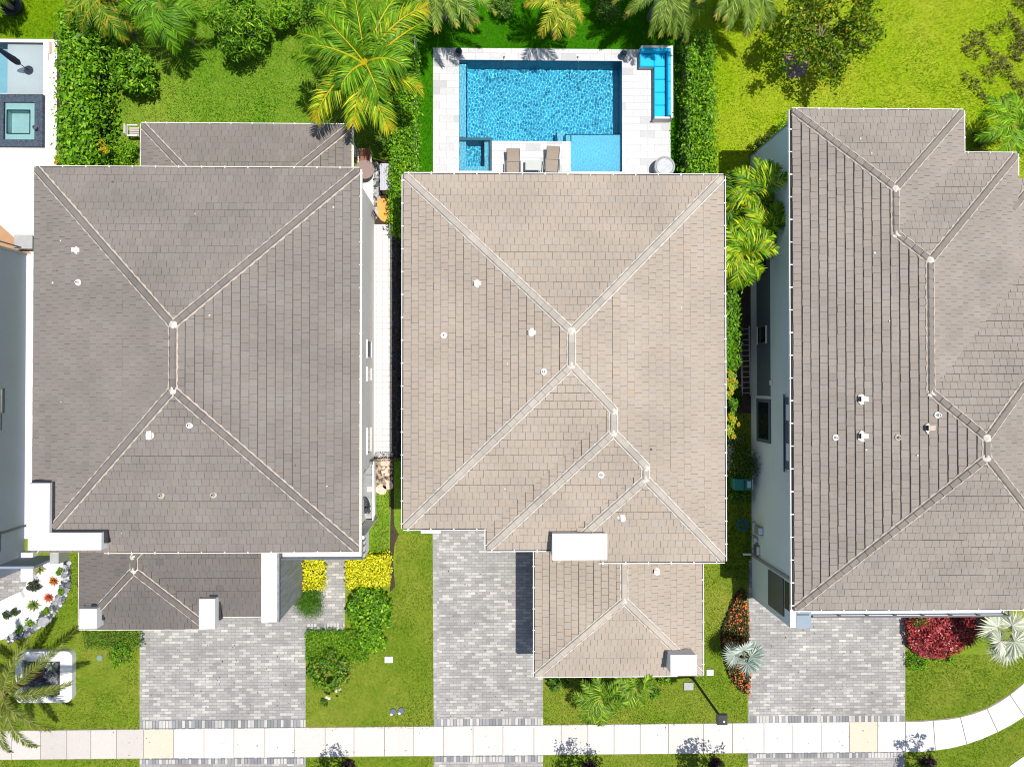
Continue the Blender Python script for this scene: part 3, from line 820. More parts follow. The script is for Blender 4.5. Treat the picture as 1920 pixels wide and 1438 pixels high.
MB().bar((gxa, gs2 - .02, ZL - .04), (gxb, gs2 - .02, ZL - .04), .05, .12).build('fascia', MAT['cream'], h2)
for px, z in (((149, 1141, 181, 1179), 3.75), ((373, 1123, 403, 1179), 3.75)):
    q = PR(*px, z); MB().box(q[0], q[1], 0, q[2], q[3], z).build('parapet', MAT['white'], h2)
    b = MB(); b.box(q[2] + .002, q[1] + .25, 2.7, q[2] + .10, q[3] + .1, 3.3); b.box(q[0] + .35, q[3] + .002, 2.7, q[2] + .002, q[3] + .11, 3.42); b.build('roof_cement', MAT['black'], gr)
q = PR(490, 1033, 523, 1166, 4.6)
b = MB().box(q[0], q[1], 0, q[2] - .09, sY + .4, 4.6); b.build('parapet', MAT['white'], h2)
MB().box(q[2] - .088, q[1] + .01, 0, q[2], sY + .38, 4.598).build('cladding', MAT['clad'], h2)
MB().box(q[2] + .001, q[1], 4.5, q[2] + .04, sY + .38, 4.62).build('trim', MAT['dgrey'], h2)
# balcony ledge with rail, front and side
zb = 4.2
yo = P(600, 1046, zb).y; xo = P(683, 1000, zb).x
yS = P(690, 972, 0).y
b = MB().box(q[2] + .045, yo, 2.9, xo, sY + .34, zb); b.box(eX - .5, sY + .36, 0, xo, yS, zb - .002); b.build('balcony', MAT['white'], h2)
bal = b
rb = MB(); zr = zb + .28
rb.bar((q[2] + .06, yo + .03, zr), (xo - .02, yo + .03, zr), .07, .06); rb.bar((xo - .02, yo + .03, zr), (xo - .02, yS - .15, zr), .07, .06)
for f in (.02, .25, .5, .75, 1.0):
    x = q[2] + .08 + (xo - .1 - q[2] - .08) * f; rb.bar((x, yo + .03, zb - .35), (x, yo + .03, zr), .06, .06)
for f in (.3, .7, 1.0):
    y = yo + (yS - .15 - yo) * f; rb.bar((xo - .02, y, zb - .35), (xo - .02, y, zr), .06, .06)
rb.bar((q[2] + .06, yo - .03, zb - .12), (xo + .03, yo - .03, zb - .12), .05, .24)
rb.build('railing', MAT['dgrey'], h2)
# east windows
for v0, v1, z0, z1 in ((638, 672, 1.2, 2.5), (688, 715, 1.2, 2.5), (800, 850, 1.2, 2.4)):
    ya, yb_ = P(695, v1, 1.8).y, P(695, v0, 1.8).y
    window(h2, eW, ya, yb_, z0, z1, 1, 'trim', .06, pane='slate' if v0 == 638 else 'glass')
# side stoop with steps
q0 = PR(677, 905, 702, 972, .5)
st = MB(); st.box(q0[0] - .8, q0[1], 0, q0[2], q0[3], .5)
for i in range(3):
    y0 = q0[3] + .002 + i * .38; st.box(q0[0] - .8, y0, 0, q0[2], y0 + .376, .40 - i * .12)
st.build('stoop', brick_mat('stoop_pavers', .5, .3, [(0, (.30, .31, .32)), (.55, (.36, .37, .38)), (.8, (.55, .54, .52))], (.2, .2, .2), .006), h2)
MB().box(eW, P(700, 972, 0).y, 0, eW + .06, yb - .05, .62).build('stoop_wall', MAT['trim'], h2)
hr = MB(); hr.bar((q0[0] - .3, q0[3] - .2, 1.4), (eW + .02, yb + .1, .95), .05, .05); hr.bar((eW + .02, yb + .1, .0), (eW + .02, yb + .1, .95), .05, .05); hr.build('handrail', MAT['dgrey'], h2)
# rear porch
px0, px1, pn = P(265, 280, ZL).x, P(658, 280, ZL).x, P(460, 234, ZL).y
rp = Roof([(px0, pn - 30, px1, pn)], ZL, (px0, nY - .5, px1, pn))
pr = rp.tiles('porch_roof', h2, [(.20, .176, .156), (.205, .186, .168), (.18, .163, .15), .65, .95, .015], seed=23)
rp.ridges(pr, (.18, .16, .148), MAT['mortar'], 10, mw=.05)
gutter(h2, (px0, pn), (px1, pn), (0, 1), ZL + .01, 'trim', wd=.08); gutter(h2, (px1, pn), (px1, nY - .4), (1, 0), ZL + .01, 'cream', wd=.13, inner=False)
MB().bar((px0 - .02, pn, ZL - .03), (px0 - .02, nY - .4, ZL - .03), .05, .12).build('fascia', MAT['trim'], h2)
for x in (px0 + .4, (px0 + px1) / 2, px1 - .4): MB().box(x - .2, pn - .6, 0, x + .2, pn - .2, ZL - .02).build('porch_column', MAT['white'], h2)

# ================================================================== house 3: the taupe house on the right
wX = P(1487, 670, ZE).x; nY = P(1640, 207, ZE).y; sY = P(1690, 1142, ZE).y
e1 = P(1806, 250, ZE).x; n2 = P(1850, 288.5, ZE).y; e2 = P(1907, 310, ZE).x
w3 = P(1849, 840, ZE + 2.29).x - wX; e3 = wX + 2 * w3
n3 = sY + 2 * w3 + 0.8
h3 = thing('house', 'taupe tiled house on the right with blue grey side wall', 'house', ((wX + e2) / 2, (nY + sY) / 2, 0))
TAU = [(.272, .238, .206), (.278, .248, .219), (.256, .226, .198), .66, .95, .014]
e4, n4 = P(1958, 330, ZE).x, P(1930, 330, ZE).y
r3 = Roof([(wX, sY, e1, nY), (wX, sY, e2, n2), (wX, sY, e3, n3)], ZE, (wX, sY, e4 + 8, nY))
wW = P(1408, 700, 0).x
yN = P(1420, 316, 0).y; ySw = P(1408, 1119, 0).y
b = MB(); b.box(wW, sY + .3, 0, e1 - .3, nY - .3, ZE - .03); b.box(e1 - .3, sY + .31, 0, e2 - .3, n2 - .3, ZE - .035); b.box(e2 - .3, sY + .32, 0, e3 - .3, n3 - .3, ZE - .04)
b.box(wW + .001, ySw, 0, wW + .45, sY + .3, 4.5)
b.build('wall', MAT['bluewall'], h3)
roof = r3.tiles('roof', h3, TAU, seed=31, th=.05, bg=.026)
r4 = Roof([(wX, n4 - 40, e4, n4)], ZE - .43, (e2 - .25, P(1900, 720, ZE).y, e4, n4))
sr = r4.tiles('side_roof', h3, TAU, seed=33); r4.ridges(sr, (.215, .19, .165), MAT['mortar'], 13, mw=.05)
r3.ridges(roof, (.215, .19, .165), MAT['mortar'], 12, mw=.05)
for a in (((wX, sY), (wX, nY), (-1, 0)), ((wX, nY), (e1, nY), (0, 1)), ((e1, nY), (e1, n2), (1, 0)), ((e1, n2), (e2, n2), (0, 1)), ((e2, n2), (e2, n4), (1, 0)), ((wX, sY), (e3, sY), (0, -1))):
    gutter(h3, *a, ZE + .01, wd=.15 if a[2] == (-1, 0) else .08)
for u, v, m in ((1617, 748, 'trim'), (1617, 817, 'trim'), (1742, 802, 'mortar')): hood_vent(roof, r3.hit(u, v), (-1, 0), m, 1.25)
for u, v, m in ((1566, 820, 'trim'), (1683, 820, 'mortar'), (1757, 778, 'trim')): pipe_vent(roof, r3.hit(u, v), m)
# side wall: lower window band, upper windows, pipe, boxes
def Yw(v, z): return P(1408 + z * 12, v, z).y
yA, yB = Yw(742, 1.6), Yw(455, 1.6)
MB().box(wW - .03, yA, .84, wW + .01, yB, 2.47).build('panel_band', MAT['slate'], h3)
for va, vb in ((455, 515), (610, 646)):
    f = window(h3, wW - .03, Yw(vb, 1.6), Yw(va, 1.6), 1.0, 2.32, -1, 'slate', .10)
b = MB()
for z in (1.0, 2.1): b.box(wW - .10, Yw(645, 1.6), z, wW - .085, Yw(612, 1.6), z + .16)
b.build('window_strip', MAT['trim'], h3)  # white strips paint the pale reflection in the small window
window(h3, wW, Yw(829, 1.6), Yw(748, 1.6), .84, 2.5, -1, 'slate', .17)
q = (Yw(880, 4.4), Yw(745, 4.4))
f = MB(); f.box(wW - .05, q[0], 4.12, wW + .01, q[1], 5.2); f.box(wW - .10, q[0] - .15, 4.08, wW - .052, q[1] + .15, 4.16); f = f.build('window', MAT['slate'], h3)
for a_, b_ in ((.12, .36), (.68, .9)): MB().box(wW - .065, q[0] + (q[1] - q[0]) * a_, 4.3, wW - .051, q[0] + (q[1] - q[0]) * b_, 5.1).build('pane', MAT['bluewall'], f)
yD = P(1408, 1038, 0).y
b = MB(); b.box(wW - .11, yD - .06, .1, wW - .002, yD + .06, ZE - .05); b.build('downspout', MAT['mgrey'], h3)
b = MB(); b.box(wW - .5, yD - .05, .06, wW - .11, yD + .05, .16); b.build('downspout_foot', MAT['trim'], h3)
b = MB(); b.box(wW - .06, P(1462, 1146, 3.2).y, 2.2, wW + .01, P(1462, 1078, 3.2).y, 3.9); b.build('window', MAT['dgrey'], h3)
b = MB(); b.box(wW - .03, P(1478, 1142, 4.2).y, 4.0, wW + .01, P(1478, 1090, 4.2).y, 4.5); b.build('window_strip', MAT['black'], h3)
MB().box(wW - .05, P(1447, 722, 2.5).y, 2.45, wW, P(1447, 713, 2.5).y, 2.72).build('wall_light', MAT['trim'], h3)
yN2 = nY - .3
MB().box(wW - .025, yN2 - .02, 0, wW + .05, yN2 + .04, ZE - .04).build('corner_trim', MAT['mgrey'], h3)
# utility boxes on the wall
for (v0, v1, z0, z1, dp, m) in ((984, 999, .9, 1.5, .22, 'mgrey'), (1008, 1018, .55, .85, .2, 'concrete'), (1022, 1040, .65, 1.1, .16, 'dgrey')):
    y0, y1 = P(1420, v1, .9).y, P(1420, v0, .9).y
    o = MB().box(wW - dp, y0, z0, wW, y1, z1).build('utility_box', MAT[m], h3)
    MB().box(wW - dp - .02, y0 + .04, z1 + .002, wW - .03, y1 - .04, z1 + .02).build('lid', MAT['trim'], o)
pp = MB()
for v in (978, 1003, 1013, 1028): y = P(1408, v, 0).y; pp.tube([(wW - .06, y, 0), (wW - .06, y + .1, .55), (wW - .06, y - .05, .95)], .025)
pp.build('conduit', MAT['mgrey'], h3)
# front balcony ledge, pier and rail
q = PR(1480, 1150, 1520, 1168, 4.5)
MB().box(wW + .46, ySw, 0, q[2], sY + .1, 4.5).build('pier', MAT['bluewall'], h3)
MB().box(wW + .30, ySw - .015, 4.502, q[2] + .015, sY + .12, 4.54).build('pier_lit_top', MAT['bluewall_lit'], h3)  # added slab, sets the sunlit top of the pier in the darker wall tone
MB().box(wW + .32, ySw + .58, 4.541, q[2] - .1, ySw + .64, 4.57).build('pier_trim', MAT['slate'], h3)
yo = P(1700, 1155, 4.3).y; xe = P(1882, 1150, 4.3).x
MB().box(q[2] + .02, yo, 3.9, xe, sY + .32, 4.3).build('balcony', MAT['white'], h3)
rb = MB(); zr = 4.62
rb.bar((q[2] + .03, yo + .1, zr), (xe, yo + .1, zr), .07, .06); rb.bar((q[2] + .03, yo - .02, 4.28), (xe, yo - .02, 4.28), .04, .1)
for i in range(8):
    x = q[2] + .05 + (xe - q[2] - .08) * i / 7; rb.bar((x, yo + .1, 4.302), (x, yo + .1, zr), .07, .07)
rb.bar((xe, yo + .1, zr), (xe, sY + .3, zr), .07, .06)
rb.build('railing', MAT['dgrey'], h3)

# ================================================================== house 0: far left, mostly out of frame
fX = P(48, 760, 0).x; fN = P(50, 476, 0).y; fS = P(40, 1066, 0).y
h0 = thing('house', 'grey walled house at the left edge, partly cut off', 'house', (fX - 6, (fN + fS) / 2, 0))
b = MB(); b.box(fX - 14, fS, 0, fX, fN, ZE - .03); b.build('wall', MAT['greywall'], h0)
r0 = Roof([(fX - 14.3, fS - .3, fX + .3, fN + .3)], ZE)
ro = r0.tiles('roof', h0, GRY, seed=41); r0.ridges(ro, (.18, .16, .15), MAT['mortar'], 14)
for v0, v1, z0, z1 in ((728, 776, 2.2, 4.6), (1003, 1042, 2.4, 4.2)):
    window(h0, fX, P(10, v1, 2.6).y, P(10, v0, 2.6).y, z0 - 0.4, z1 - .4, 1, 'mgrey', .08)
yD = P(50, 985, 0).y; MB().box(fX + .002, yD - .05, 0, fX + .10, yD + .05, ZE - .05).build('downspout', MAT['dgrey'], h0)
MB().box(fX, P(50, 800, 0).y - 0.06, 1.9, fX + .04, P(50, 740, 0).y, 2.1).build('trim', MAT['mgrey'], h0)
MB().box(fX - .02, fN - .1, 0, fX + .05, fN + .03, ZE - .04).build('corner_trim', MAT['mgrey'], h0)
q = PR(39, 1036, 61, 1090, .4); MB().box(q[0], q[1], 0, q[2], q[3], .4).build('low_pier', MAT['white'], h0)
a = P(113, 1041, 0); b = P(48, 1041, 0); tag(MB().box(b.x - .8, a.y - .12, 0, a.x, a.y, 2.1).build('garden_wall', MAT['greywall'], None, (a.x, a.y, 0)), 'grey blue garden wall between the left edge house and the white L shaped parapet', 'wall')
a = P(122, 1036, 0); tag(MB().box(a.x - .22, a.y - .35, 0, a.x + .22, a.y + .6, .9).build('gate_post', MAT['concrete'], None, (a.x, a.y, 0)), 'pale post beside the grey blue garden wall and the white gravel', 'post')
a = P(46, 1112, 0); b = P(-40, 1152, 0); tag(MB().bar((a.x, a.y, .12), (b.x, b.y, .12), .35, .24).build('garden_wall', MAT['white'], None, (a.x, a.y, 0)), 'low white wall slanting along the paved entry walk at the left edge', 'wall')

# bird droppings and dark specks on the tiles
def specks(roof, rf, box_, n, rg):
    mb = MB()
    for i in range(n):
        p = rf.hit(rg.uniform(box_[0], box_[2]), rg.uniform(box_[1], box_[3])); r_ = rg.uniform(.02, .055); k = 6; dk = rg.random() < .3
        mb.add([(p.x + r_ * rg.uniform(.5, 1.2) * math.cos(6.283 * e / k), p.y + r_ * rg.uniform(.5, 1.2) * math.sin(6.283 * e / k), p.z + .062) for e in range(k)], [list(range(k))], (.09, .08, .075) if dk else (.62, .60, .56))
    tag(mb.build('bird_droppings', MAT['stone'], roof), kind='stuff')


rgs = random.Random(4)
specks([c for c in h2.children if c.name.startswith('roof')][0], r2, (90, 340, 650, 1000), 14, rgs)
specks([c for c in h1.children if c.name.startswith('roof')][0], rm, (780, 350, 1330, 960), 8, rgs)
specks([c for c in h3.children if c.name.startswith('roof')][0], r3, (1500, 260, 1720, 1100), 10, rgs)
# ------------------------------------------------------------------ plants
UPV = np.array([0, 0, 1.0])


def nrm(a): return a / (np.linalg.norm(a, axis=-1, keepdims=True) + 1e-9)


def leaf_mesh(c, out, L, W, pal, wts=None, upb=.8, rnd=.7, fold=.12, jit=.18, rg=R):
    n = len(c)
    N = nrm(nrm(out) * .7 + UPV * upb + rg.normal(size=(n, 3)) * rnd)
    T = nrm(np.cross(N, rg.normal(size=(n, 3)))); B = np.cross(N, T)
    s = np.exp(rg.normal(0, .25, (n, 1))); l = L * s / 2; w_ = W * s / 2
    v = np.stack([c - T * l, c + B * w_ + N * (fold * w_), c + T * l - N * (.25 * l), c - B * w_ + N * (fold * w_)], 1)
    pal = np.array(pal); i = rg.choice(len(pal), n, p=wts)
    col = pal[i] * np.exp(rg.normal(0, jit, (n, 1)))
    return v.reshape(-1, 3), np.repeat(col, 4, 0)


def lm_obj(name, parts, parent, m='leaf'):
    v = np.concatenate([p[0] for p in parts]); c = np.concatenate([p[1] for p in parts])
    return mesh_obj(name, v, np.arange(len(v)).reshape(-1, 4), MAT[m], parent, col=c)


def clump_pts(n, ctr, rad, k, rc, rg=R, lo=-.6, shell=.75):
    """leaf centres on lumpy clumps spread through an ellipsoid"""
    d = nrm(rg.normal(size=(k, 3))); d[:, 2] = np.clip(d[:, 2], lo, 1)
    cc = d * np.array(rad) * (shell * rg.uniform(.35, 1, (k, 1)) ** .5)
    sz = rc * np.exp(rg.normal(0, .3, k))
    i = rg.integers(0, k, n); e = nrm(rg.normal(size=(n, 3)))
    p = cc[i] + e * (sz[i] * rg.uniform(.5, 1.05, n))[:, None]
    return p + np.array(ctr), nrm(e + nrm(p / np.array(rad)) * .8)


def hedge_pts(n, x0, y0, x1, y1, z0, z1, rg=R, bump=.12, topw=.62, rnd=.06):
    p = np.stack([rg.uniform(x0, x1, n), rg.uniform(y0, y1, n), rg.uniform(z0, z1, n)], 1); o = np.zeros((n, 3))
    f = rg.random(n); kx, ky = (x1 - x0), (y1 - y0)
    top = f < topw; p[top, 2] = z1 - rg.random(top.sum()) ** 2 * .25; o[top, 2] = 1
    q = ~top; sd = rg.random(n) * (2 * kx + 2 * ky)
    a = q & (sd < ky); p[a, 0] = x0; o[a, 0] = -1
    a = q & (sd >= ky) & (sd < 2 * ky); p[a, 0] = x1; o[a, 0] = 1
    a = q & (sd >= 2 * ky) & (sd < 2 * ky + kx); p[a, 1] = y0; o[a, 1] = -1
    a = q & (sd >= 2 * ky + kx); p[a, 1] = y1; o[a, 1] = 1
    k = np.sin(p[:, 0] * 5.1 + 2 * np.sin(p[:, 1] * 2.3)) * np.cos(p[:, 1] * 4.7 + p[:, 2] * 4)
    p += o * (bump * k)[:, None] + rg.normal(0, rnd, (n, 3))
    return p, o


def stem_mesh(base, top, r, k=5, spread=.6, rg=R):
    mb = MB(); b = Vector(base); t_ = Vector(top)
    mid = b.lerp(t_, .45); mb.tube([b, mid, b.lerp(t_, .8)], r, r * .55, 7)
    for e in range(k):
        th = 6.283 * e / k + rg.uniform(0, .8); h_ = (t_ - b).length
        q = b.lerp(t_, rg.uniform(.3, .6)); e_ = t_ + Vector((math.cos(th) * spread, math.sin(th) * spread, rg.uniform(-.1, .15) * h_))
        mb.tube([q, q.lerp(e_, .5) + Vector((0, 0, .08 * h_)), e_], r * .5, r * .15, 5)
    return mb


DG = [(.028, .085, .004), (.05, .14, .006), (.085, .21, .009), (.12, .27, .015)]
BG = [(.055, .16, .004), (.10, .26, .006), (.16, .36, .008), (.26, .44, .014)]
YG = [(.06, .17, .004), (.13, .29, .006), (.24, .40, .008), (.42, .48, .015)]
OG = [(.06, .07, .012), (.10, .12, .016), (.16, .17, .022), (.30, .20, .025)]


def shrub(label, u, v, ru, rv, h, n, L, pal, name='shrub', cat='shrub', group=None, k=None, rc=None, z0=0.0, extra=None, wts=None, W=None, upb=.8, lo=-.5):
    zc = z0 + h * .55; c = P(u, v, zc); rx, ry = ru * (36 - zc) / F, rv * (36 - zc) / F
    o = thing(name, label, cat, (c.x, c.y, z0), group)
    k = k or max(10, int(rx * ry * 30)); rc = rc or .33 * min(rx, ry)
    p, q = clump_pts(n, (c.x, c.y, zc), (rx, ry, h * .45), k, rc, lo=lo)
    p[:, 2] = np.maximum(p[:, 2], z0 + .02)
    parts = [leaf_mesh(p, q, L, W or L * .5, pal, wts, upb)]
    if extra: parts += extra(c, rx, ry, h)
    lm_obj('foliage', parts, o)
    stem_mesh((c.x, c.y, z0), (c.x, c.y, z0 + h * .6), .03 + .02 * h, 5, min(rx, ry) * .6).build('stem', MAT['bark'], o)
    return o


def hedge(label, px, h, n, L, pal, z0=0.0, wts=None, name='hedge', group=None, bump=.12, zref=None, W=None, cat='hedge', topw=.62, rnd=.06):
    r = PR(*px, zref if zref is not None else h); o = thing(name, label, cat, ((r[0] + r[2]) / 2, (r[1] + r[3]) / 2, z0), group)
    p, q = hedge_pts(n, r[0], r[1], r[2], r[3], z0 + .05, z0 + h, bump=bump, topw=topw, rnd=rnd)
    lm_obj('foliage', [leaf_mesh(p, q, L, W or L * .5, pal, wts)], o)
    mb = MB(); m = max(2, int(max(r[2] - r[0], r[3] - r[1]) / .7))
    for e in range(m):
        f = (e + .5) / m
        x, y = (r[0] + r[2]) / 2, (r[1] + r[3]) / 2
        if r[3] - r[1] > r[2] - r[0]: y = r[1] + (r[3] - r[1]) * f
        else: x = r[0] + (r[2] - r[0]) * f
        mb.tube([(x, y, z0), (x + .05, y - .05, z0 + h * .8)], .03, .015, 5)
    mb.build('stems', MAT['bark'], o)
    return o


def frond(base, az, el, L, droop, nl, ll, lw, pal, rach, hang=.35, sweep=.5, roll=0.0, tipcol=None, rg=R, rw=.03, curl=1.5):
    m = 14; s = np.linspace(0, 1, m); e = el - droop * s ** curl; dl = L / (m - 1)
    aw = az + np.cumsum(np.full(m, rg.normal(0, .02)))
    d = np.stack([np.cos(e) * np.cos(aw), np.cos(e) * np.sin(aw), np.sin(e)], 1)
    pts = np.array(base) + np.concatenate([np.zeros((1, 3)), np.cumsum(d[:-1] * dl, 0)])
    side = np.stack([-np.sin(aw), np.cos(aw), np.zeros(m)], 1); upn = np.cross(d, side)
    cr, sr = math.cos(roll), math.sin(roll); side, upn = side * cr + upn * sr, upn * cr - side * sr
    V = []; Cc = []
    # rachis: flat tapering ribbon with a raised keel
    for i in range(m - 1):
        w0, w1 = rw * (1 - .85 * s[i]), rw * (1 - .85 * s[i + 1])
        for sg in (-1, 1):
            V += [pts[i] + side[i] * sg * w0, pts[i + 1] + side[i + 1] * sg * w1, pts[i + 1] + upn[i + 1] * w1 * .8, pts[i] + upn[i] * w0 * .8]; Cc += [rach] * 4
    V = [np.array(V)]; Cc = [np.array(Cc)]
    t_ = np.linspace(.10, .995, nl); pal = np.array(pal)
    for sg in (-1, 1):
        tt = np.clip(t_ + rg.normal(0, .006, nl), 0, .999); x = tt * (m - 1); i = x.astype(int); f = (x - i)[:, None]; j = np.minimum(i + 1, m - 1)
        p0 = pts[i] * (1 - f) + pts[j] * f; D = nrm(d[i] * (1 - f) + d[j] * f); S = nrm(side[i] * (1 - f) + side[j] * f); U = nrm(upn[i])
        l = (ll * np.sin(np.pi * (.14 + .80 * tt)) ** .55 * rg.uniform(.85, 1.1, nl))[:, None]
        sw = (sweep + .5 * tt + rg.normal(0, .07, nl))[:, None]
        a = nrm(D * np.sin(sw) + S * sg * np.cos(sw) + U * rg.uniform(.05, .3, (nl, 1)))
        hg = hang * rg.uniform(.5, 1.4, (nl, 1))
        p1 = p0 + a * l * .55 - UPV * hg * l * .12; p2 = p1 + nrm(a - UPV * hg * 1.3) * l * .5
        wv = nrm(np.cross(a, np.cross(D, a)) + rg.normal(0, .25, (nl, 3))) * lw
        q0 = p0 + a * l * .25
        V.append(np.stack([p0, q0 + wv, p1 + wv * .8, q0 - wv], 1).reshape(-1, 3)); V.append(np.stack([q0 - wv, p1 + wv * .8, p2, p1 - wv * .6], 1).reshape(-1, 3))
        c = pal[rg.integers(0, len(pal), nl)] * np.exp(rg.normal(0, .2, (nl, 1)))
        if tipcol is not None:
            k = np.clip((tt - tipcol[1]) / max(.01, 1 - tipcol[1]), 0, 1)[:, None]; c = c * (1 - k) + np.array(tipcol[0]) * k
        Cc += [np.repeat(c, 4, 0)] * 2
    return np.concatenate(V), np.concatenate(Cc)


def palm(label, u, v, z, fr, name='palm_tree', trunk_r=.13, group=None, rings=True, base=None, tm='bark', lean=(0, 0)):
    """fr: list of frond keyword dicts; crown centre at photo point u, v and height z"""
    c = P(u, v, z); b = (c.x + lean[0], c.y + lean[1], 0)
    o = thing(name, label, 'palm tree', b, group)
    if trunk_r:
        prof = []; mb = MB(); m = max(4, int(z / .16)); pts = []
        for i in range(m + 1):
            f = i / m; pts.append((b[0] * (1 - f) + c.x * f, b[1] * (1 - f) + c.y * f, z * f * .97))
        mb.tube(pts, trunk_r * 1.25, trunk_r * .85, 10)
        mb.build('trunk', MAT[tm], o)
    for k in fr:
        k = dict(k); k.setdefault('base', (c.x, c.y, z))
        vv, cc = frond(**k); mesh_obj('frond', vv, np.arange(len(vv)).reshape(-1, 4), MAT['leaf'], o, col=cc)
    return o


def crown(n, L, els, droop, nl, ll, lw, pal, rach, rg=R, az0=0.0, **kw):
    out = []
    for i in range(n):
        f = i / n; el = els[0] + (els[1] - els[0]) * ((i * .618) % 1)
        out.append(dict(az=az0 + i * 2.399963 + rg.normal(0, .08), el=el, L=L * rg.uniform(.85, 1.08), droop=droop * rg.uniform(.85, 1.2) * (1.1 - .3 * ((i * .618) % 1)), nl=nl, ll=ll, lw=lw, pal=pal, rach=rach, **kw))
    return out


def fan_leaf(base, az, el, Lp, Rl, pal, rach, nseg=30, span=4.2, rg=R, droop=.3):
    d = np.array([math.cos(el) * math.cos(az), math.cos(el) * math.sin(az), math.sin(el)]); side = np.array([-math.sin(az), math.cos(az), 0]); U = np.cross(d, side)
    h_ = np.array(base) + d * Lp; V = []; Cc = []
    for sg in (-1, 1):
        V += [np.array(base) + side * sg * .03, h_ + side * sg * .02, h_ + U * .02, np.array(base) + U * .03]; Cc += [rach] * 4
    d2 = d * math.cos(.35) - UPV * .2; pal = np.array(pal)
    for i in range(nseg):
        a = (i / (nseg - 1) - .5) * span; l = Rl * (1 - .25 * (abs(a) / (span / 2)) ** 2) * rg.uniform(.93, 1.05)
        a0, a1 = a - span / nseg * .55, a + span / nseg * .55
        def dr(x): return nrm(d2 * math.cos(x) + side * math.sin(x) + U * .10 * math.cos(x * 2))
        fold = U * (.035 if i % 2 else -.035) * 1.2
        p0 = h_; pL = h_ + dr(a0) * l * .55; pR = h_ + dr(a1) * l * .55; pm = h_ + dr(a) * l * .58 + fold
        tip = h_ + dr(a) * l - UPV * droop * l * rg.uniform(.5, 1.2) * .5
        c = pal[rg.integers(0, len(pal))] * math.exp(rg.normal(0, .12))
        V += [p0, pL, pm, p0 + d2 * .001, p0, pm, pR, p0 + d2 * .002, pL, tip, tip + U * .002, pm, pm, tip + U * .002, tip + U * .004, pR]; Cc += [c] * 8 + [c * 1.1] * 8
    return np.array(V), np.array(Cc)


def fan_palm(label, u, v, z, n, Rl, pal, group=None, trunk=.12, els=(.2, 1.2), Lp=.5, azs=None, droop=.3, span=4.2):
    c = P(u, v, z); o = thing('fan_palm', label, 'palm tree', (c.x, c.y, 0), group)
    MB().tube([(c.x, c.y, 0), (c.x, c.y, z * .5), (c.x, c.y, z)], trunk * 1.3, trunk, 9).build('trunk', MAT['bark'], o)
    for i in range(n):
        az = azs[i] if azs else i * 2.399963; el = els[0] + (els[1] - els[0]) * ((i * .618) % 1)
        vv, cc = fan_leaf((c.x, c.y, z), az, el, Lp * R.uniform(.8, 1.2), Rl * R.uniform(.85, 1.1), pal, (.30, .34, .22), droop=droop, span=span)
        mesh_obj('frond', vv, np.arange(len(vv)).reshape(-1, 4), MAT['leaf'], o, col=cc)
    return o


# ---- palms along the back boundary
CO = [(.07, .19, .005), (.12, .28, .008), (.21, .38, .012)]; YR = (.58, .48, .02)
cf = []
for az, L, el, dr in ((2.75, 3.9, .35, 1.25), (3.2, 3.9, .20, 1.15), (3.72, 3.7, .30, 1.05), (4.62, 3.0, .25, 1.05), (4.9, 3.3, .22, .95), (5.75, 3.0, .35, 1.25), (.42, 3.7, .45, 1.15), (.85, 4.1, .5, 1.05), (1.2, 4.0, .5, 1.05), (1.75, 3.8, .5, 1.1), (2.25, 3.7, .5, 1.2), (3.0, 2.8, .9, 1.3), (.1, 2.4, .85, 1.4), (1.5, 3.0, .95, 1.2), (4.1, 2.0, .95, 1.4), (5.2, 2.2, .8, 1.4), (2.5, 2.6, 1.1, 1.1)):
    yl = az in (3.72, 4.62, 4.9, 5.75, .85)
    cf.append(dict(az=az, el=el, L=L * .93, droop=dr, nl=84, ll=1.05, lw=.036, pal=CO if not yl else CO + [(.36, .44, .015), (.50, .48, .02)], rach=YR, hang=.95, sweep=.5, roll=R.normal(0, .45), rw=.065, tipcol=((.58, .46, .02), .8) if yl else None))
cp = palm('large coconut palm with yellow ribbed fronds arching over the back lawn', 684, 120, 5.6, cf, 'coconut_palm', .14, lean=(.25, -.2))
cc_ = P(690, 150, 5.0)
nb = MB()
for e in range(7):
    th = e * .9; nb.lathe((cc_.x + .16 * math.cos(th), cc_.y + .16 * math.sin(th), 4.85 + .07 * (e % 3)), [(.02, 0), (.10, .07), (.12, .15), (.07, .25), (.01, .27)], 9)
nb.build('coconuts', plain('orange_coconut', (.30, .10, .02), .6, .3, 6), cp)
DP = [(.10, .20, .02), (.16, .27, .03), (.25, .35, .05)]; DR = (.36, .38, .10)
for lab, u, v, z in (('date palm with feathery drooping fronds left of the pool end', 828, -48, 3.8), ('date palm with arching fronds behind the turquoise sofa', 1258, -44, 3.8), ('date palm with golden lower fronds at the right end of its row', 1396, -52, 3.8)):
    f_ = crown(36, 3.05, (-.35, 1.15), 1.25, 64, .50, .025, DP, DR, az0=u * .01, hang=.2, sweep=.6, rw=.035, tipcol=((.40, .34, .05), .88))
    palm(lab, u, v, z, f_, 'date_palm', .22, 'date palms behind the pool')
AR = [(.18, .26, .012), (.30, .36, .02), (.46, .46, .03)]; ARR = (.40, .36, .05)
palm('small yellow green palm on the turf between two dark bushes', 1047, 4, 3.2, crown(12, 1.9, (-.1, 1.1), 1.6, 34, .55, .03, AR, ARR, hang=.5, tipcol=((.5, .42, .04), .5)), 'small_palm', .08)
palm('bushy palm casting a star shaped shadow on the back lawn', 302, 12, 3.6, crown(13, 2.2, (-.1, 1.1), 1.7, 44, .62, .034, BG[:3], (.2, .26, .03), hang=.5), 'small_palm', .09)
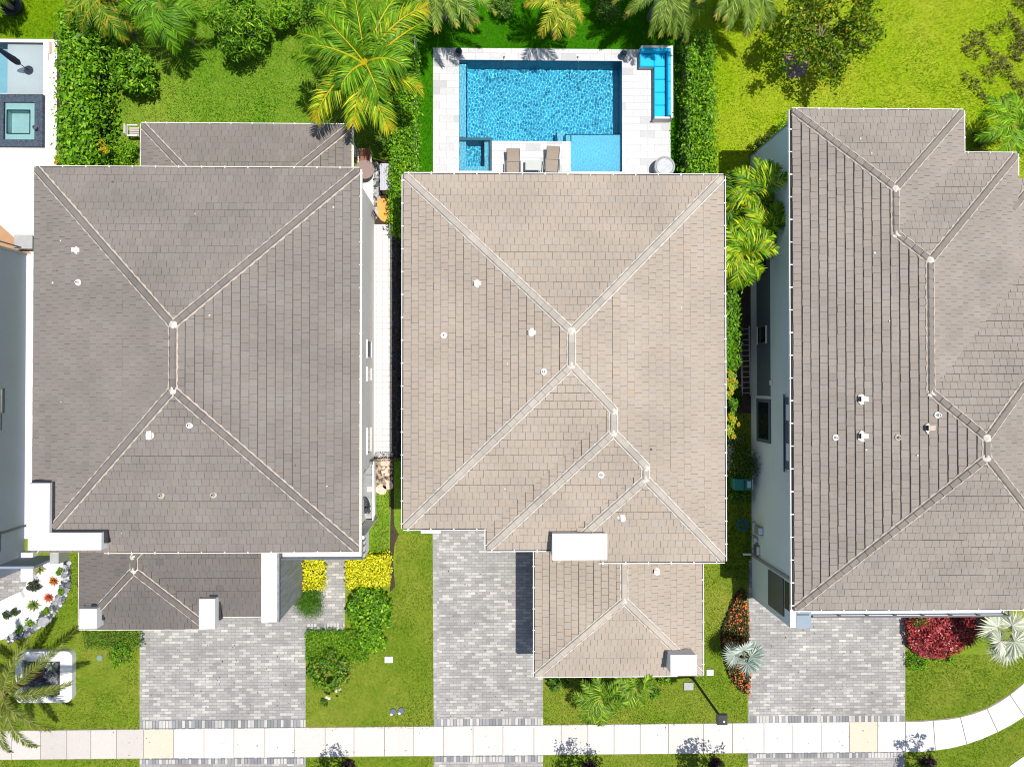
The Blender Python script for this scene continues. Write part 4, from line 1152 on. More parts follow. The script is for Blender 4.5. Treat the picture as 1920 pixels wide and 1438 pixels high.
palm('palm with orange crown shaft fronds behind the top of the left hedge', 186, -2, 3.4, crown(15, 2.0, (.0, 1.2), 1.5, 42, .6, .026, DG[1:] + [(.20, .28, .02), (.34, .30, .02)], (.50, .36, .02), hang=.45, tipcol=((.42, .30, .02), .85)), 'small_palm', .09)
palm('palm cut off by the top left corner beside the neighbour pool', -45, -38, 2.8, crown(14, 1.75, (-.2, 1.1), 1.5, 40, .5, .028, YG[:3], YR, hang=.45), 'small_palm', .12)
palm('green palm cut off at the right edge beside the taupe house', 1903, 236, 2.4, crown(13, 1.9, (-.1, 1.0), 1.4, 40, .55, .026, BG, (.3, .34, .04), hang=.3), 'small_palm', .09)
# ---- areca clump between the houses and palms at the front
g = 'areca palms between the middle and right houses'
for lab, u, v, z, n, L in (('yellow green areca palm against the blue wall, upper of its clump', 1415, 362, 3.4, 13, 1.6), ('bright areca palm with fronds touching the blue wall', 1428, 436, 3.3, 13, 1.6), ('areca palm leaning over the tan roof edge, lowest of its clump', 1392, 480, 4.6, 14, 1.6), ('dark green areca palm beside the tan roof corner', 1378, 372, 3.0, 9, 1.4)):
    palm(lab, u, v, z, crown(n + 4, L * 1.05, (-.1, 1.15), 1.5, 28, .56, .046, YG if 'dark' not in lab else DG, (.34, .36, .03), hang=.35), 'areca_palm', .06, g)
for lab, u, v, z, n, L in (('areca palm with stiff fronds in front of the tan garage', 1128, 1312, 1.9, 20, 1.5), ('areca palm with upright yellow fronds beside the tan garage corner', 1192, 1290, 2.3, 9, 1.25)):
    palm(lab, u, v, z, crown(n, L, (-.15, 1.2), 1.3, 26, .46, .032, [(.06, .15, .008), (.13, .25, .012), (.25, .38, .03)], (.33, .36, .06), hang=.25), 'areca_palm', .06, 'areca palms at the tan garage')
BD = [(.085, .125, .015), (.14, .18, .022), (.22, .25, .04)]
bf = []
for az, L, el, dr in ((.66, 4.3, .45, .75), (-.02, 3.1, .2, .9), (5.55, 3.0, .3, 1.2), (5.1, 3.2, .35, 1.3), (4.7, 3.1, .3, 1.2), (4.2, 2.6, .4, 1.2), (1.15, 3.2, .5, 1.0), (1.65, 2.8, .5, 1.0), (2.4, 2.4, .6, 1.0), (3.1, 2.4, .5, 1.0), (5.8, 1.8, .9, 1.5)):
    bf.append(dict(az=az, el=el, L=L, droop=dr, nl=80, ll=.50, lw=.024, pal=BD, rach=(.26, .24, .09), hang=.25, sweep=.6, rw=.03))
palm('olive date palm growing from the white square planter at the left edge', 6, 1303, 2.9, bf, 'date_palm', .17, tm='brown')
SV = [(.22, .29, .25), (.36, .43, .37), (.52, .57, .50)]
fan_palm('silver blue fan palm in the orange flower bed by the right driveway', 1394, 1225, 1.4, 5, .80, SV, azs=[.2, 4.95, 3.2, 1.9, 5.8], els=(.1, .9), Lp=.42, span=5.0)
fan_palm('silver green fan palm beside the red leaved shrubs at the right edge', 1880, 1187, 2.2, 7, 1.05, [(.34, .38, .27), (.48, .51, .40), (.66, .67, .55)], azs=[.35, 5.6, 4.75, 3.7, 2.4, 5.15, 1.2], els=(.0, .8), Lp=.62, span=5.0)

# ---- hedges
hedge('tall leafy green hedge between the cream terrace and the back lawn', (112, 26, 170, 306), 2.3, 9500, .21, BG, wts=[.25, .3, .3, .15], bump=.34, W=.095, rnd=.15)
hedge('clipped green hedge along the left side of the turf', (734, 86, 778, 432), 1.55, 10500, .13, BG, wts=[.25, .3, .3, .15], bump=.2, W=.075, rnd=.1)
hedge('glossy green hedge along the right side of the turf', (1293, 62, 1338, 345), 1.5, 9000, .14, BG, wts=[.3, .3, .25, .15], bump=.22, W=.075, rnd=.12)
hedge('row of green shrubs between the tan roof edge and the ladder', (1350, 515, 1382, 690), 2.3, 5200, .16, DG[1:] + BG[1:3], bump=.28, W=.08, rnd=.12)
hedge('yellow clipped hedge beside the paved walk, wider of the two', (649, 1044, 728, 1099), .75, 3600, .095, [(.40, .41, .006), (.62, .61, .008), (.76, .73, .010), (.72, .70, .08)], wts=[.2, .35, .3, .15], W=.06, bump=.06)
hedge('narrow yellow hedge between the grey clad wall and the paved walk', (569, 1046, 605, 1106), .7, 1500, .095, [(.40, .41, .006), (.62, .61, .008), (.76, .73, .010), (.72, .70, .08)], wts=[.2, .35, .3, .15], W=.06, bump=.08)
hedge('low clipped green hedge in the corner of the left driveway', (574, 1186, 688, 1240), .45, 5200, .08, BG, bump=.05, wts=[.2, .4, .25, .15])
hedge('dark clipped hedge under the edge of the grey garage roof', (152, 1182, 258, 1216), .7, 3200, .065, DG, bump=.05)
# ---- shrubs and trees of the back gardens
shrub('large narrow leaved shrub tree on the back lawn beside the star shadow', 446, 45, 68, 74, 3.4, 7500, .27, DG[1:] + BG, 'small_tree', 'tree', k=70, rc=.42, W=.06)
shrub('small round tree standing alone on the lawn right of the tall hedge', 250, 134, 40, 50, 2.5, 3300, .20, BG + DG[1:3], 'small_tree', 'tree', k=44, rc=.34, W=.095)
shrub('light green shrub behind the tall narrow leaved tree, at the top edge', 532, 25, 30, 36, 2.0, 3000, .15, BG, k=22, group=None)
shrub('green shrub with a bare brown foot left of the coconut palm', 590, 18, 34, 34, 1.8, 2400, .13, DG + BG[1:2], k=20)
shrub('bright bush at the corner of the grey porch roof', 232, 287, 30, 30, 1.0, 1900, .11, BG, k=18)
shrub('leafy shrub at the foot of the coconut palm beside the clipped hedge', 722, 268, 18, 32, 1.2, 1500, .11, DG + BG[1:2], k=16)
shrub('dark shrub under the coconut palm fronds', 724, 190, 20, 40, 1.2, 1500, .12, DG, k=16)
shrub('dark round bush on the turf left of the small yellow palm', 944, 8, 27, 30, 1.5, 2600, .09, DG + [(.16, .26, .07)], k=24, group='round dark bushes on the turf')
shrub('dark round bush on the turf right of the small yellow palm', 1140, 12, 32, 32, 1.6, 3000, .09, DG + [(.16, .26, .07)], k=24, group='round dark bushes on the turf')
shrub('broad bush with bronze shade beside the north corner of the blue wall', 1446, 276, 46, 30, 1.2, 2600, .10, OG[:2] + DG[1:3], k=22)
shrub('bright bush against the taupe roof edge near the blue wall corner', 1470, 250, 22, 26, 1.3, 1400, .12, BG, k=14)
shrub('dark weedy shrub beside the white edge of the taupe roof step', 1836, 262, 20, 24, .9, 900, .11, OG[:3] + DG[1:2], k=12)


def seagrape(label, spots, h):
    c = P(*spots[0], h); o = thing('sea_grape', label, 'shrub', (c.x, c.y, 0), 'sea grapes with round yellow leaves'); pp = []
    for u, v in spots: q = P(u, v, h); pp.append(np.array([q.x, q.y, h]) + R.normal(0, .1, (7, 3)))
    p = np.concatenate(pp); parts = []
    N = nrm(UPV + R.normal(0, .3, (len(p), 3))); pal = np.array([(.32, .42, .02), (.45, .47, .02), (.55, .40, .02), (.22, .36, .02)])
    for ang in np.linspace(0, np.pi, 4)[:-1]:
        T = nrm(np.cross(N, [1, .3, 0])) ; B = np.cross(N, T); A = T * math.cos(ang) + B * math.sin(ang); Q = np.cross(N, A)
        v = np.stack([p - A * .15, p + Q * .087, p + A * .15, p - Q * .087], 1)
        parts.append((v.reshape(-1, 3), np.repeat(pal[np.arange(len(p)) % 4], 4, 0)))
    lm_obj('foliage', parts, o); stem_mesh((c.x, c.y, 0), (c.x, c.y, h * .9), .03, 5, .4).build('stem', MAT['bark'], o)


seagrape('sea grape with round yellow leaves at the lower end of the tall hedge', [(162, 292), (152, 280), (172, 302), (195, 278), (188, 268)], 1.7)
seagrape('sea grape with yellow leaves beside the terrace and the grey roof corner', [(108, 300), (118, 298)], 1.7)
seagrape('sea grape with yellow leaves between the tan roof edge and the long ladder', [(1366, 688), (1370, 705), (1364, 722), (1368, 738), (1374, 714), (1372, 728)], 2.2)
seagrape('sea grape with large green leaves above the white flowering plants', [(1371, 778), (1376, 795), (1366, 806), (1364, 785), (1370, 812)], 2.2)
shrub('low shrub with white flowers and pebbles below the sea grapes', 1378, 826, 22, 16, .6, 700, .09, DG + [(.6, .6, .6)], k=10)
shrub('round clipped bush above the teal bin', 1391, 868, 27, 27, 1.4, 5200, .075, [(.03, .07, .008), (.06, .12, .012), (.10, .17, .02)], k=30, rc=.42, upb=.5)
shrub('round leafy bush below the teal bin', 1389, 934, 26, 15, .9, 1700, .10, DG, k=14)
shrub('dark climbing shrub in the strip left of the blue wall foot', 1384, 640, 15, 50, .8, 1500, .11, DG[:3], k=16)
shrub('mid green shrub at the tan roof edge level with the long ladder', 1368, 620, 18, 60, 2.2, 1700, .15, DG[1:] + BG[1:3], k=18)
shrub('mid green shrub at the tan roof edge below the sea grape', 1368, 758, 16, 34, 2.1, 1000, .13, DG[1:] + BG[1:2], k=12)
shrub('dark low plants in the strip behind the long ladder', 1380, 752, 15, 26, .6, 700, .10, DG[:2], k=9)
# ---- sparse tree at upper right with bare limbs
c = P(1535, 85, 2.4); b0 = P(1488, 128, 0)
o = thing('tree', 'sparse tree with bare pale limbs and thin orange tinged leaves in the rough grass', 'tree', (b0.x, b0.y, 0))
mb = MB(); tips = []
fork = Vector((b0.x + .6, b0.y + .7, 1.5)); mb.tube([(b0.x, b0.y, 0), (b0.x + .25, b0.y + .3, .8), fork], .11, .08, 8)
for e in range(17):
    th = 6.283 * e / 17 + R.uniform(-.2, .2); L = R.uniform(1.1, 2.5) * (1 + .35 * math.cos(th - .9)); q = fork + Vector((math.cos(th) * L * .45, math.sin(th) * L * .5, R.uniform(.3, .9))); e_ = fork + Vector((math.cos(th) * L, math.sin(th) * L * 1.1, R.uniform(.5, 1.8)))
    mb.tube([fork, q, e_], .045, .014, 5); tips += [(q, .35), (e_, .5), (q.lerp(e_, .5), .4)]
    for k in range(2):
        e2 = e_ + Vector((R.normal(0, .5), R.normal(0, .5), R.normal(.1, .3))); mb.tube([q.lerp(e_, .5), e2], .015, .006, 4); tips.append((e2, .4))
mb.build('trunk', MAT['bark'], o)
n = 7500; i = R.integers(0, len(tips), n); cen = np.array([tuple(t_[0]) for t_ in tips])[i]; rr = np.array([t_[1] for t_ in tips])[i]
p = cen + R.normal(size=(n, 3)) * rr[:, None] * .46
lm_obj('crown', [leaf_mesh(p, R.normal(size=(n, 3)), .19, .085, [(.06, .13, .006), (.10, .20, .008), (.17, .29, .010), (.28, .34, .012), (.42, .30, .015)], [.25, .28, .25, .14, .08], upb=.4)], o)
mr = MB(); q = P(1490, 122, .02)
mr.lathe((q.x, q.y, .0), [(.75, .01), (.6, .06), (.05, .09)], 18); mr.build('mulch_ring', plain('grey_mulch', (.30, .21, .20), .95, .5, 5, 30, .9), o)
# ---- street trees beyond the sidewalk: crowns below the frame, shadows on the slabs
for k, (u, v, rr, n) in enumerate(((655, 1434, .9, 520), (1108, 1434, 1.25, 1000), (1342, 1432, 1.35, 1500), (1738, 1428, 1.35, 1000))):
    q = P(u, v, 0); h_ = 3.6
    o = thing('street_tree', ['slim street tree past the sidewalk opposite the left lawn', 'street tree past the sidewalk opposite the tan garage', 'street tree past the sidewalk opposite the black lamp post', 'street tree past the sidewalk at the right driveway apron'][k], 'tree', (q.x, q.y, 0), 'street trees beyond the sidewalk')
    cx, cy = q.x + .05, q.y + .3
    p, d_ = clump_pts(n, (cx, cy, h_), (rr, rr, 1.0), 34, .30, lo=-.8, shell=.95)
    lm_obj('crown', [leaf_mesh(p, d_, .17, .08, DG + BG[:2], upb=.5)], o)
    stem_mesh((q.x, q.y, 0), (cx, cy, h_ + .4), .06, 7, rr * .7).build('trunk', MAT['bark'], o)
    p, d_ = clump_pts(500, (q.x, q.y, .1), (.48, .40, .2), 16, .16, lo=0)
    lm_obj('underplanting', [leaf_mesh(p, d_, .10, .05, [(.035, .012, .02), (.05, .02, .03), (.02, .01, .012)])], o)
# ---- beds at the front
shrub('large glossy green shrub at the bend of the paved walk', 691, 1146, 54, 58, 1.3, 4600, .16, DG[1:] + BG[1:], k=70, rc=.27, W=.09, lo=-.1)
shrub('lower bright green shrub below the large glossy shrub, at the lawn edge', 694, 1205, 40, 26, .8, 1800, .15, BG, k=30, rc=.2, W=.085, lo=0)
shrub('oval clipped bush at the foot of the grey clad wall', 581, 1131, 27, 29, .9, 6500, .06, DG[1:] + BG[:1], k=40, rc=.45, upb=.5)
shrub('rose bush with gaps and white blooms at the driveway corner bed', 617, 1262, 50, 54, 1.2, 2400, .15, DG + BG[1:3] + [(.30, .26, .06)], k=56, rc=.2, lo=-.1, extra=lambda c, rx, ry, h: [leaf_mesh(np.array([[c.x + a, c.y + b_, .55] for a, b_ in ((.35, -.95), (.5, -.9), (-.15, -1.25), (-.02, -1.3), (.3, -.6))]) + R.normal(0, .03, (40, 5, 3)).transpose(0, 1, 2)[i_], np.tile(UPV, (5, 1)), .13, .10, [(.75, .68, .55)]) for i_ in range(8)])
shrub('low light green shrub on the lawn by the left driveway', 226, 1232, 26, 28, .45, 1700, .08, BG, k=20)
shrub('small sprig of leaves at the lower tip of the rose bed', 609, 1318, 9, 14, .4, 120, .12, DG, k=5)
for lab, u, v, ru, rv, h_, n, pal in (('dark green shrub at the garage corner beside the middle driveway', 1046, 1283, 26, 16, .9, 1500, DG), ('purple leaved shrub behind the areca palm at the tan garage', 1110, 1276, 26, 9, .6, 700, [(.035, .02, .035), (.06, .035, .05), (.03, .05, .02)]), ('dark bush right of the upright areca palm', 1222, 1290, 20, 22, 1.0, 1400, DG), ('light green sprawling shrub left of the lamp post', 1248, 1275, 16, 12, .5, 500, BG)):
    shrub(lab, u, v, ru, rv, h_, n, .10, pal, k=14)
# orange flowering bed
c = P(1378, 1200, .3); o = thing('flower_bed', 'bed of orange flowers with dark leaves curving beside the right driveway', 'flower bed', (c.x, c.y, 0))
bp = np.array(PP([(1392, 1100), (1398, 1110), (1401, 1150), (1404, 1230), (1403, 1300), (1385, 1292), (1366, 1268), (1358, 1240), (1350, 1200), (1352, 1175), (1366, 1140), (1380, 1110)]))


def in_poly(p, poly):
    r_ = np.zeros(len(p), bool); j = len(poly) - 1
    for i in range(len(poly)):
        a, b_ = poly[i], poly[j]
        k = ((a[1] > p[:, 1]) != (b_[1] > p[:, 1])) & (p[:, 0] < (b_[0] - a[0]) * (p[:, 1] - a[1]) / (b_[1] - a[1] + 1e-12) + a[0]); r_ ^= k; j = i
    return r_


def fill(poly, n, rg=R):
    poly = np.array(poly); out = []; k = 0
    lo, hi = poly.min(0), poly.max(0)
    while k < n:
        p = rg.uniform(lo, hi, (n * 3, 2)); p = p[in_poly(p, poly)]; out.append(p); k += len(p)
    return np.concatenate(out)[:n]


MB().prism([tuple(x) for x in bp], .0, .03).build('soil', MAT['soil'], o)
p = fill(bp, 3600); z = .08 + .28 * R.random(len(p)); lm_obj('foliage', [leaf_mesh(np.c_[p, z], np.tile(UPV, (len(p), 1)), .10, .05, [(.07, .02, .02), (.05, .08, .012), (.10, .14, .018), (.16, .15, .03)], [.35, .3, .22, .13])], o)
p = fill(bp, 200); p = p[np.sin(p[:, 1] * 3.1 + 1) + .5 * np.sin(p[:, 0] * 9) > -.9]
lm_obj('blooms', [leaf_mesh(np.repeat(np.c_[p, np.full(len(p), .40)], 3, 0) + R.normal(0, .02, (3 * len(p), 3)), np.tile(UPV, (3 * len(p), 1)), .075, .055, [(.66, .13, .012), (.62, .07, .01), (.66, .24, .04)], upb=2, rnd=.4)], o)
# red leaved bed
c = P(1770, 1195, .5); o = thing('red_shrubs', 'mass of red leaved shrubs beside the right driveway', 'shrub', (c.x, c.y, 0))
bp = PP([(1700, 1168), (1730, 1148), (1850, 1148), (1846, 1175), (1822, 1205), (1795, 1222), (1770, 1235), (1728, 1232), (1706, 1212)], .5)
p = fill(bp, 5200); z = .25 + .35 * R.random(len(p)) + .12 * np.sin(p[:, 0] * 5) * np.cos(p[:, 1] * 6)
lm_obj('foliage', [leaf_mesh(np.c_[p, z], np.tile(UPV, (len(p), 1)), .17, .07, [(.14, .014, .02), (.32, .03, .035), (.48, .07, .07), (.60, .22, .2)], [.25, .3, .3, .15], upb=.6)], o)
st = MB()
for q in fill(bp, 30): st.tube([(q[0], q[1], 0), (q[0] + .03, q[1], .45)], .02, .01, 5)
st.build('stems', MAT['bark'], o)
shrub('dark green bush between the red shrubs and the white balcony', 1724, 1162, 24, 14, .8, 900, .09, DG, k=12)
shrub('light green ground shrub below the red shrubs at the driveway edge', 1722, 1242, 26, 20, .45, 1700, .08, BG, k=16, group='light green shrubs below the red bed')
shrub('light green ground shrub below the middle of the red bed', 1770, 1233, 26, 11, .35, 900, .08, BG, k=12, group='light green shrubs below the red bed')
# side lawn edging plant strip left of balcony, stepping garden
# neighbour's white gravel garden at lower left
grv = [(62, 1040), (110, 1050), (128, 1060), (131, 1095), (118, 1125), (92, 1160), (55, 1182), (0, 1200), (-60, 1215), (-60, 1165), (20, 1130), (48, 1100)]
patch('white_gravel', grv, plain('white_gravel', (.70, .69, .68), .9, .12, 30, 90, .6), .024)
bd = [(119, 1052), (131, 1050), (133, 1095), (120, 1128), (94, 1165), (57, 1188), (15, 1206), (12, 1194), (52, 1174), (84, 1150), (106, 1120), (117, 1090)]
patch('gravel_bed', bd, MAT['black'], .026)


def pebbles(name, label, poly, n, r, cols, zb=.03, kind='stuff'):
    p = fill(poly, n); mb = MB()
    for (x, y) in p:
        s = r * math.exp(R.normal(0, .3)); a = R.uniform(0, 3.14); c = cols[R.integers(0, len(cols))]; k = 6
        vs = [(x, y, zb + s * .7)] + [(x + s * math.cos(a + 6.283 * e / k) * R.uniform(.8, 1.2), y + s * math.sin(a + 6.283 * e / k) * R.uniform(.7, 1.1), zb + s * .3) for e in range(k)] + [(x + s * .9 * math.cos(a + 6.283 * e / k), y + s * .9 * math.sin(a + 6.283 * e / k), zb - .02) for e in range(k)]
        f = math.exp(R.normal(0, .15)); mb.add(vs, [[0, 1 + e, 1 + (e + 1) % k] for e in range(k)] + [[1 + e, 1 + k + e, 1 + k + (e + 1) % k, 1 + (e + 1) % k] for e in range(k)], tuple(f * q for q in c))
    return tag(mb.build(name, MAT['stone']), label, 'stones', kind=kind)


GB = [(.06, .065, .075), (.13, .135, .15), (.25, .26, .28), (.45, .45, .47)]
pebbles('pebbles', 'dark grey pebbles edging the white gravel garden', PP(bd), 420, .075, GB)
pebbles('pebbles', 'grey pebbles beside the grey corrugated storage box', PP([(702, 311), (712, 311), (711, 372), (707, 378), (708, 408), (702, 415)]), 260, .06, GB + [(.4, .38, .35)])
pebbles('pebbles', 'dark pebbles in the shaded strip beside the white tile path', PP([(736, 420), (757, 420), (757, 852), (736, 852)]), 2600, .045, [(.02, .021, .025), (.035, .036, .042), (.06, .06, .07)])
pebbles('pebbles', 'pale pebbles between the tile path and the black gate', PP([(702, 848), (736, 848), (736, 856), (702, 856)]), 260, .04, GB[1:] + [(.5, .47, .42)])
pebbles('pebbles', 'brown and cream pebbles around the stepping stones', PP([(703, 860), (736, 860), (735, 900), (722, 912), (706, 915)]), 420, .055, [(.30, .24, .17), (.45, .38, .28), (.2, .14, .10), (.10, .065, .05)])
pebbles('pebbles', 'white and brown stones by the blue wall under the white flowering plants', PP([(1362, 835), (1372, 835), (1370, 880), (1362, 882)]), 40, .10, [(.5, .5, .48), (.35, .33, .3), (.6, .58, .55)])
pebbles('pebbles', 'dark pebbles inside the white square planter', PP([(42, 1241), (110, 1241), (110, 1304), (42, 1304)], .22), 700, .055, [(.045, .045, .055), (.09, .09, .105), (.18, .18, .2)], zb=.23)


def rosette(label, u, v, r_, pal, n=16, name='agave', cat='agave', z0=.02, el=(.15, 1.2), w=.06):
    c = P(u, v, z0 + .1); o = thing(name, label, cat, (c.x, c.y, z0)); V = []; Cc = []
    for i in range(n):
        az = i * 2.4; e = el[0] + (el[1] - el[0]) * (i / n); L = r_ * R.uniform(.85, 1.1)
        d = np.array([math.cos(az) * math.cos(e), math.sin(az) * math.cos(e), math.sin(e)]); s = np.array([-math.sin(az), math.cos(az), 0]); b_ = np.array([c.x, c.y, z0 + .03])
        m_ = b_ + d * L * .45; t_ = b_ + d * L - UPV * .12 * L * math.cos(e); k = np.array(pal[i % len(pal)]) * math.exp(R.normal(0, .12)); lift = np.cross(d, s) * .02
        for sg in (-1, 1): V += [b_, m_ + s * sg * w + lift, t_, m_ - lift * .5] if sg > 0 else [b_, m_ - lift * .5, t_, m_ + s * sg * w + lift]; Cc += [k] * 4
    mesh_obj('leaves', np.array(V), np.arange(len(V)).reshape(-1, 4), MAT['leaf'], o, col=np.array(Cc))
    MB().lathe((c.x, c.y, z0 - .02), [(.05, 0), (.06, .04), (.02, .09)], 8).build('heart', MAT['bark'], o)


rosette('orange aloe in the white gravel, upper of the two', 100, 1090, .32, [(.55, .20, .03), (.62, .28, .05), (.45, .12, .02)], 20, 'aloe', 'aloe', w=.045)
rosette('coral red aloe in the white gravel, lower of the two', 91, 1121, .32, [(.62, .14, .05), (.66, .22, .10), (.45, .08, .03)], 20, 'aloe', 'aloe', w=.045)
rosette('variegated yellow agave beside the white pier in the white gravel', 73, 1067, .38, [(.30, .30, .10), (.12, .16, .05), (.5, .47, .2)], 18)
rosette('yellow green agave in the lower part of the white gravel', 62, 1135, .40, [(.22, .30, .06), (.38, .42, .12), (.13, .2, .04)], 18)
for k, (u, v) in enumerate(((113, 1073), (112, 1110), (83, 1146), (56, 1167), (35, 1180))):
    shrub(['green tuft at the top of the pebble edging', 'green tuft beside the orange aloes on the pebble edging', 'green tuft at the bend of the pebble edging', 'green tuft on the pebble edging below the agave', 'green tuft at the lowest end of the pebble edging'][k], u, v, 9, 8, .3, 220, .13, BG, 'tuft', 'plant', 'tufts along the pebble edging', k=6, W=.03)
shrub('dark grey green mound of succulents in the white gravel', 63, 1099, 17, 12, .5, 900, .10, [(.04, .06, .03), (.06, .08, .04), (.09, .1, .06)], k=12)
shrub('clipped dark shrub at the paved walk of the left edge house', 20, 1150, 18, 10, .6, 900, .08, [(.05, .08, .02), (.08, .11, .03)], k=12)
shrub('dark shrub in front of the left edge house pier', 88, 1048, 22, 5, .5, 700, .09, [(.015, .03, .01), (.03, .05, .015)], k=8)
rosette('pale agave in the right of the white square planter', 95, 1249, .32, [(.34, .40, .28), (.5, .53, .4), (.2, .27, .16)], 18, z0=.24)
rosette('small pale agave in the upper left of the white square planter', 46, 1243, .26, [(.25, .32, .2), (.4, .44, .3)], 14, z0=.24)
rosette('spiky green plant in the lower right of the white square planter', 100, 1302, .26, [(.10, .16, .05), (.2, .27, .1)], 14, z0=.24)
# ---- grass: real blades over the lawns


def grass(label, polys, dens, pal, hgt, wd, wts=None, lean=.6, big=.4):
    V = []; Cc = []; pal = np.array(pal)
    for pl in polys:
        pl = np.array(pl); x, y = pl[:, 0], pl[:, 1]; A = abs(np.dot(x, np.roll(y, 1)) - np.dot(y, np.roll(x, 1))) / 2
        n = int(A * dens); p = fill(pl, n)
        f = np.zeros(n)
        for wl in (.7, .9, 1.3, 1.8, 2.4, 3.1, 4.0, 5.2, 6.5, 8.0, 11.0):
            th = R.uniform(0, 6.283); f += .42 * (wl / 4) ** .35 * np.sin(6.283 / wl * (p[:, 0] * math.cos(th) + p[:, 1] * math.sin(th)) + R.uniform(0, 6.283) + 1.2 * np.sin(6.283 / (wl * 1.7) * (p[:, 1] * math.cos(th) - p[:, 0] * math.sin(th))))
        i = np.clip((R.normal(0, .32, n) + .5 + f * big * .35) * len(pal), 0, len(pal) - 1).astype(int)
        az = R.uniform(0, 6.283, n); h_ = hgt * np.exp(R.normal(0, .25, n)); d = np.stack([np.cos(az), np.sin(az)], 1); s = np.stack([-np.sin(az), np.cos(az)], 1) * (wd * np.exp(R.normal(0, .2, n)))[:, None]
        z = np.full(n, .004)
        b0 = np.c_[p - s, z]; b1 = np.c_[p + s, z]; m1 = np.c_[p + d * (h_ * lean * .5)[:, None] + s * .8, h_ * .7]; m0 = np.c_[p + d * (h_ * lean * 1.25)[:, None], h_]
        V.append(np.stack([b0, b1, m1, m0], 1).reshape(-1, 3)); Cc.append(np.repeat(pal[i] * np.exp(R.normal(0, .11, (n, 1))), 4, 0))
    v = np.concatenate(V); o = mesh_obj('grass', v, np.arange(len(v)).reshape(-1, 4), MAT['gleaf'], None, col=np.concatenate(Cc))
    return tag(o, label, 'grass', kind='stuff')


LW = [(.09, .175, .012), (.125, .225, .015), (.165, .27, .022), (.22, .315, .03), (.34, .36, .07)]
fl = [PP(q) for q in ([(574, 1188), (690, 1188), (735, 1115), (742, 1060), (742, 1000), (812, 990), (813, 1365), (574, 1366)], [(738, 955), (812, 955), (812, 1000), (738, 1000)], [(1019, 1270), (1350, 1262), (1400, 1300), (1402, 1354), (1019, 1361)], [(1318, 1060), (1402, 1060), (1400, 1110), (1352, 1180), (1355, 1265), (1318, 1265)], [(1698, 1230), (1930, 1225), (1935, 1262), (1893, 1300), (1850, 1326), (1800, 1342), (1749, 1349), (1698, 1350)], [(131, 1036), (152, 1036), (152, 1185), (260, 1185), (261, 1366), (-20, 1369), (-20, 1215), (60, 1190), (118, 1130), (133, 1095)], [(574, 1420), (812, 1418), (812, 1450), (574, 1450)], [(1019, 1416), (1402, 1412), (1402, 1450), (1019, 1450)], [(1698, 1410), (1753, 1408), (1812, 1396), (1870, 1373), (1930, 1342), (1930, 1408), (1885, 1436), (1860, 1455), (1698, 1455)], [(-20, 1424), (261, 1422), (261, 1450), (-20, 1450)])]
grass('olive green mown grass of the front lawns', fl, 560, LW, .052, .010, big=1.2)
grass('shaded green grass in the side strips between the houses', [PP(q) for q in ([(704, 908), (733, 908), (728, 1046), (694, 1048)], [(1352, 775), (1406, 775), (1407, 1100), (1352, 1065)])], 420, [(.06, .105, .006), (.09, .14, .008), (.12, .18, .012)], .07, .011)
grass('mottled green grass of the back lawn', [PP([(205, -20), (740, -20), (740, 330), (205, 330)])], 380, [(.065, .165, .008), (.11, .24, .013), (.165, .305, .02), (.25, .375, .035), (.38, .42, .08)], .07, .012, big=1.1)
grass('vivid even green grass of the turf around the pool', [PP(q) for q in ([(780, -20), (1287, -20), (1287, 90), (780, 92)], [(779, 92), (811, 92), (811, 330), (779, 330)], [(1258, 92), (1287, 90), (1287, 345), (1258, 335)])], 420, [(.02, .11, .001), (.03, .155, .002), (.05, .205, .003), (.065, .235, .005)], .05, .011)
grass('rough yellow green grass of the unmown plot', [PP([(1338, -20), (1960, -20), (1960, 340), (1338, 345)])], 330, [(.17, .31, .006), (.22, .37, .008), (.28, .43, .010), (.36, .48, .014), (.44, .46, .04)], .07, .012, big=1.4)
grass('green grass of the neighbour lawn in the top left corner', [PP([(-30, -20), (110, -20), (110, 70), (-30, 70)])], 380, [(.05, .13, .002), (.09, .22, .003), (.15, .30, .005), (.24, .34, .006)], .06, .011)

pw = np.concatenate([fill(PP([(1805, 60), (1960, 20), (1960, 190), (1850, 200), (1800, 150)]), 2600), fill(PP([(1885, -20), (1960, -20), (1960, 130), (1900, 120)]), 1500)])
pw = pw[np.sin(pw[:, 0] * 2.1) * np.cos(pw[:, 1] * 2.6) + .5 * np.sin(pw[:, 0] * 5.3 + pw[:, 1] * 4) > -.1]
o = mesh_obj('weeds', *(lambda t_: (t_[0], np.arange(len(t_[0])).reshape(-1, 4)))(lw_ := leaf_mesh(np.c_[pw, .05 + .22 * R.random(len(pw))], np.tile(UPV, (len(pw), 1)), .16, .06, [(.10, .08, .02), (.14, .16, .015), (.20, .16, .05), (.09, .13, .01)])), MAT['leaf'], None, col=lw_[1])
tag(o, 'brownish weeds spreading through the rough grass at the right edge', 'weeds', kind='stuff')

pl = np.concatenate([fill(PP(q), n) for q, n in (([(262, 1190), (573, 1190), (573, 1348), (262, 1348)], 60), ([(813, 1000), (965, 1000), (1000, 1346), (813, 1346)], 70), ([(1404, 1130), (1697, 1160), (1697, 1341), (1404, 1341)], 70), ([(30, 1369), (1690, 1352), (1690, 1408), (30, 1420)], 60))])
lv = leaf_mesh(np.c_[pl, np.full(len(pl), .045)], np.tile(UPV, (len(pl), 1)), .07, .035, [(.10, .06, .03), (.20, .13, .05), (.05, .04, .03), (.14, .15, .03)], upb=3, rnd=.2)
tag(mesh_obj('fallen_leaves', lv[0], np.arange(len(lv[0])).reshape(-1, 4), MAT['leaf'], None, col=lv[1]), 'small dry leaves scattered over the driveways and sidewalk', 'leaves', kind='stuff')
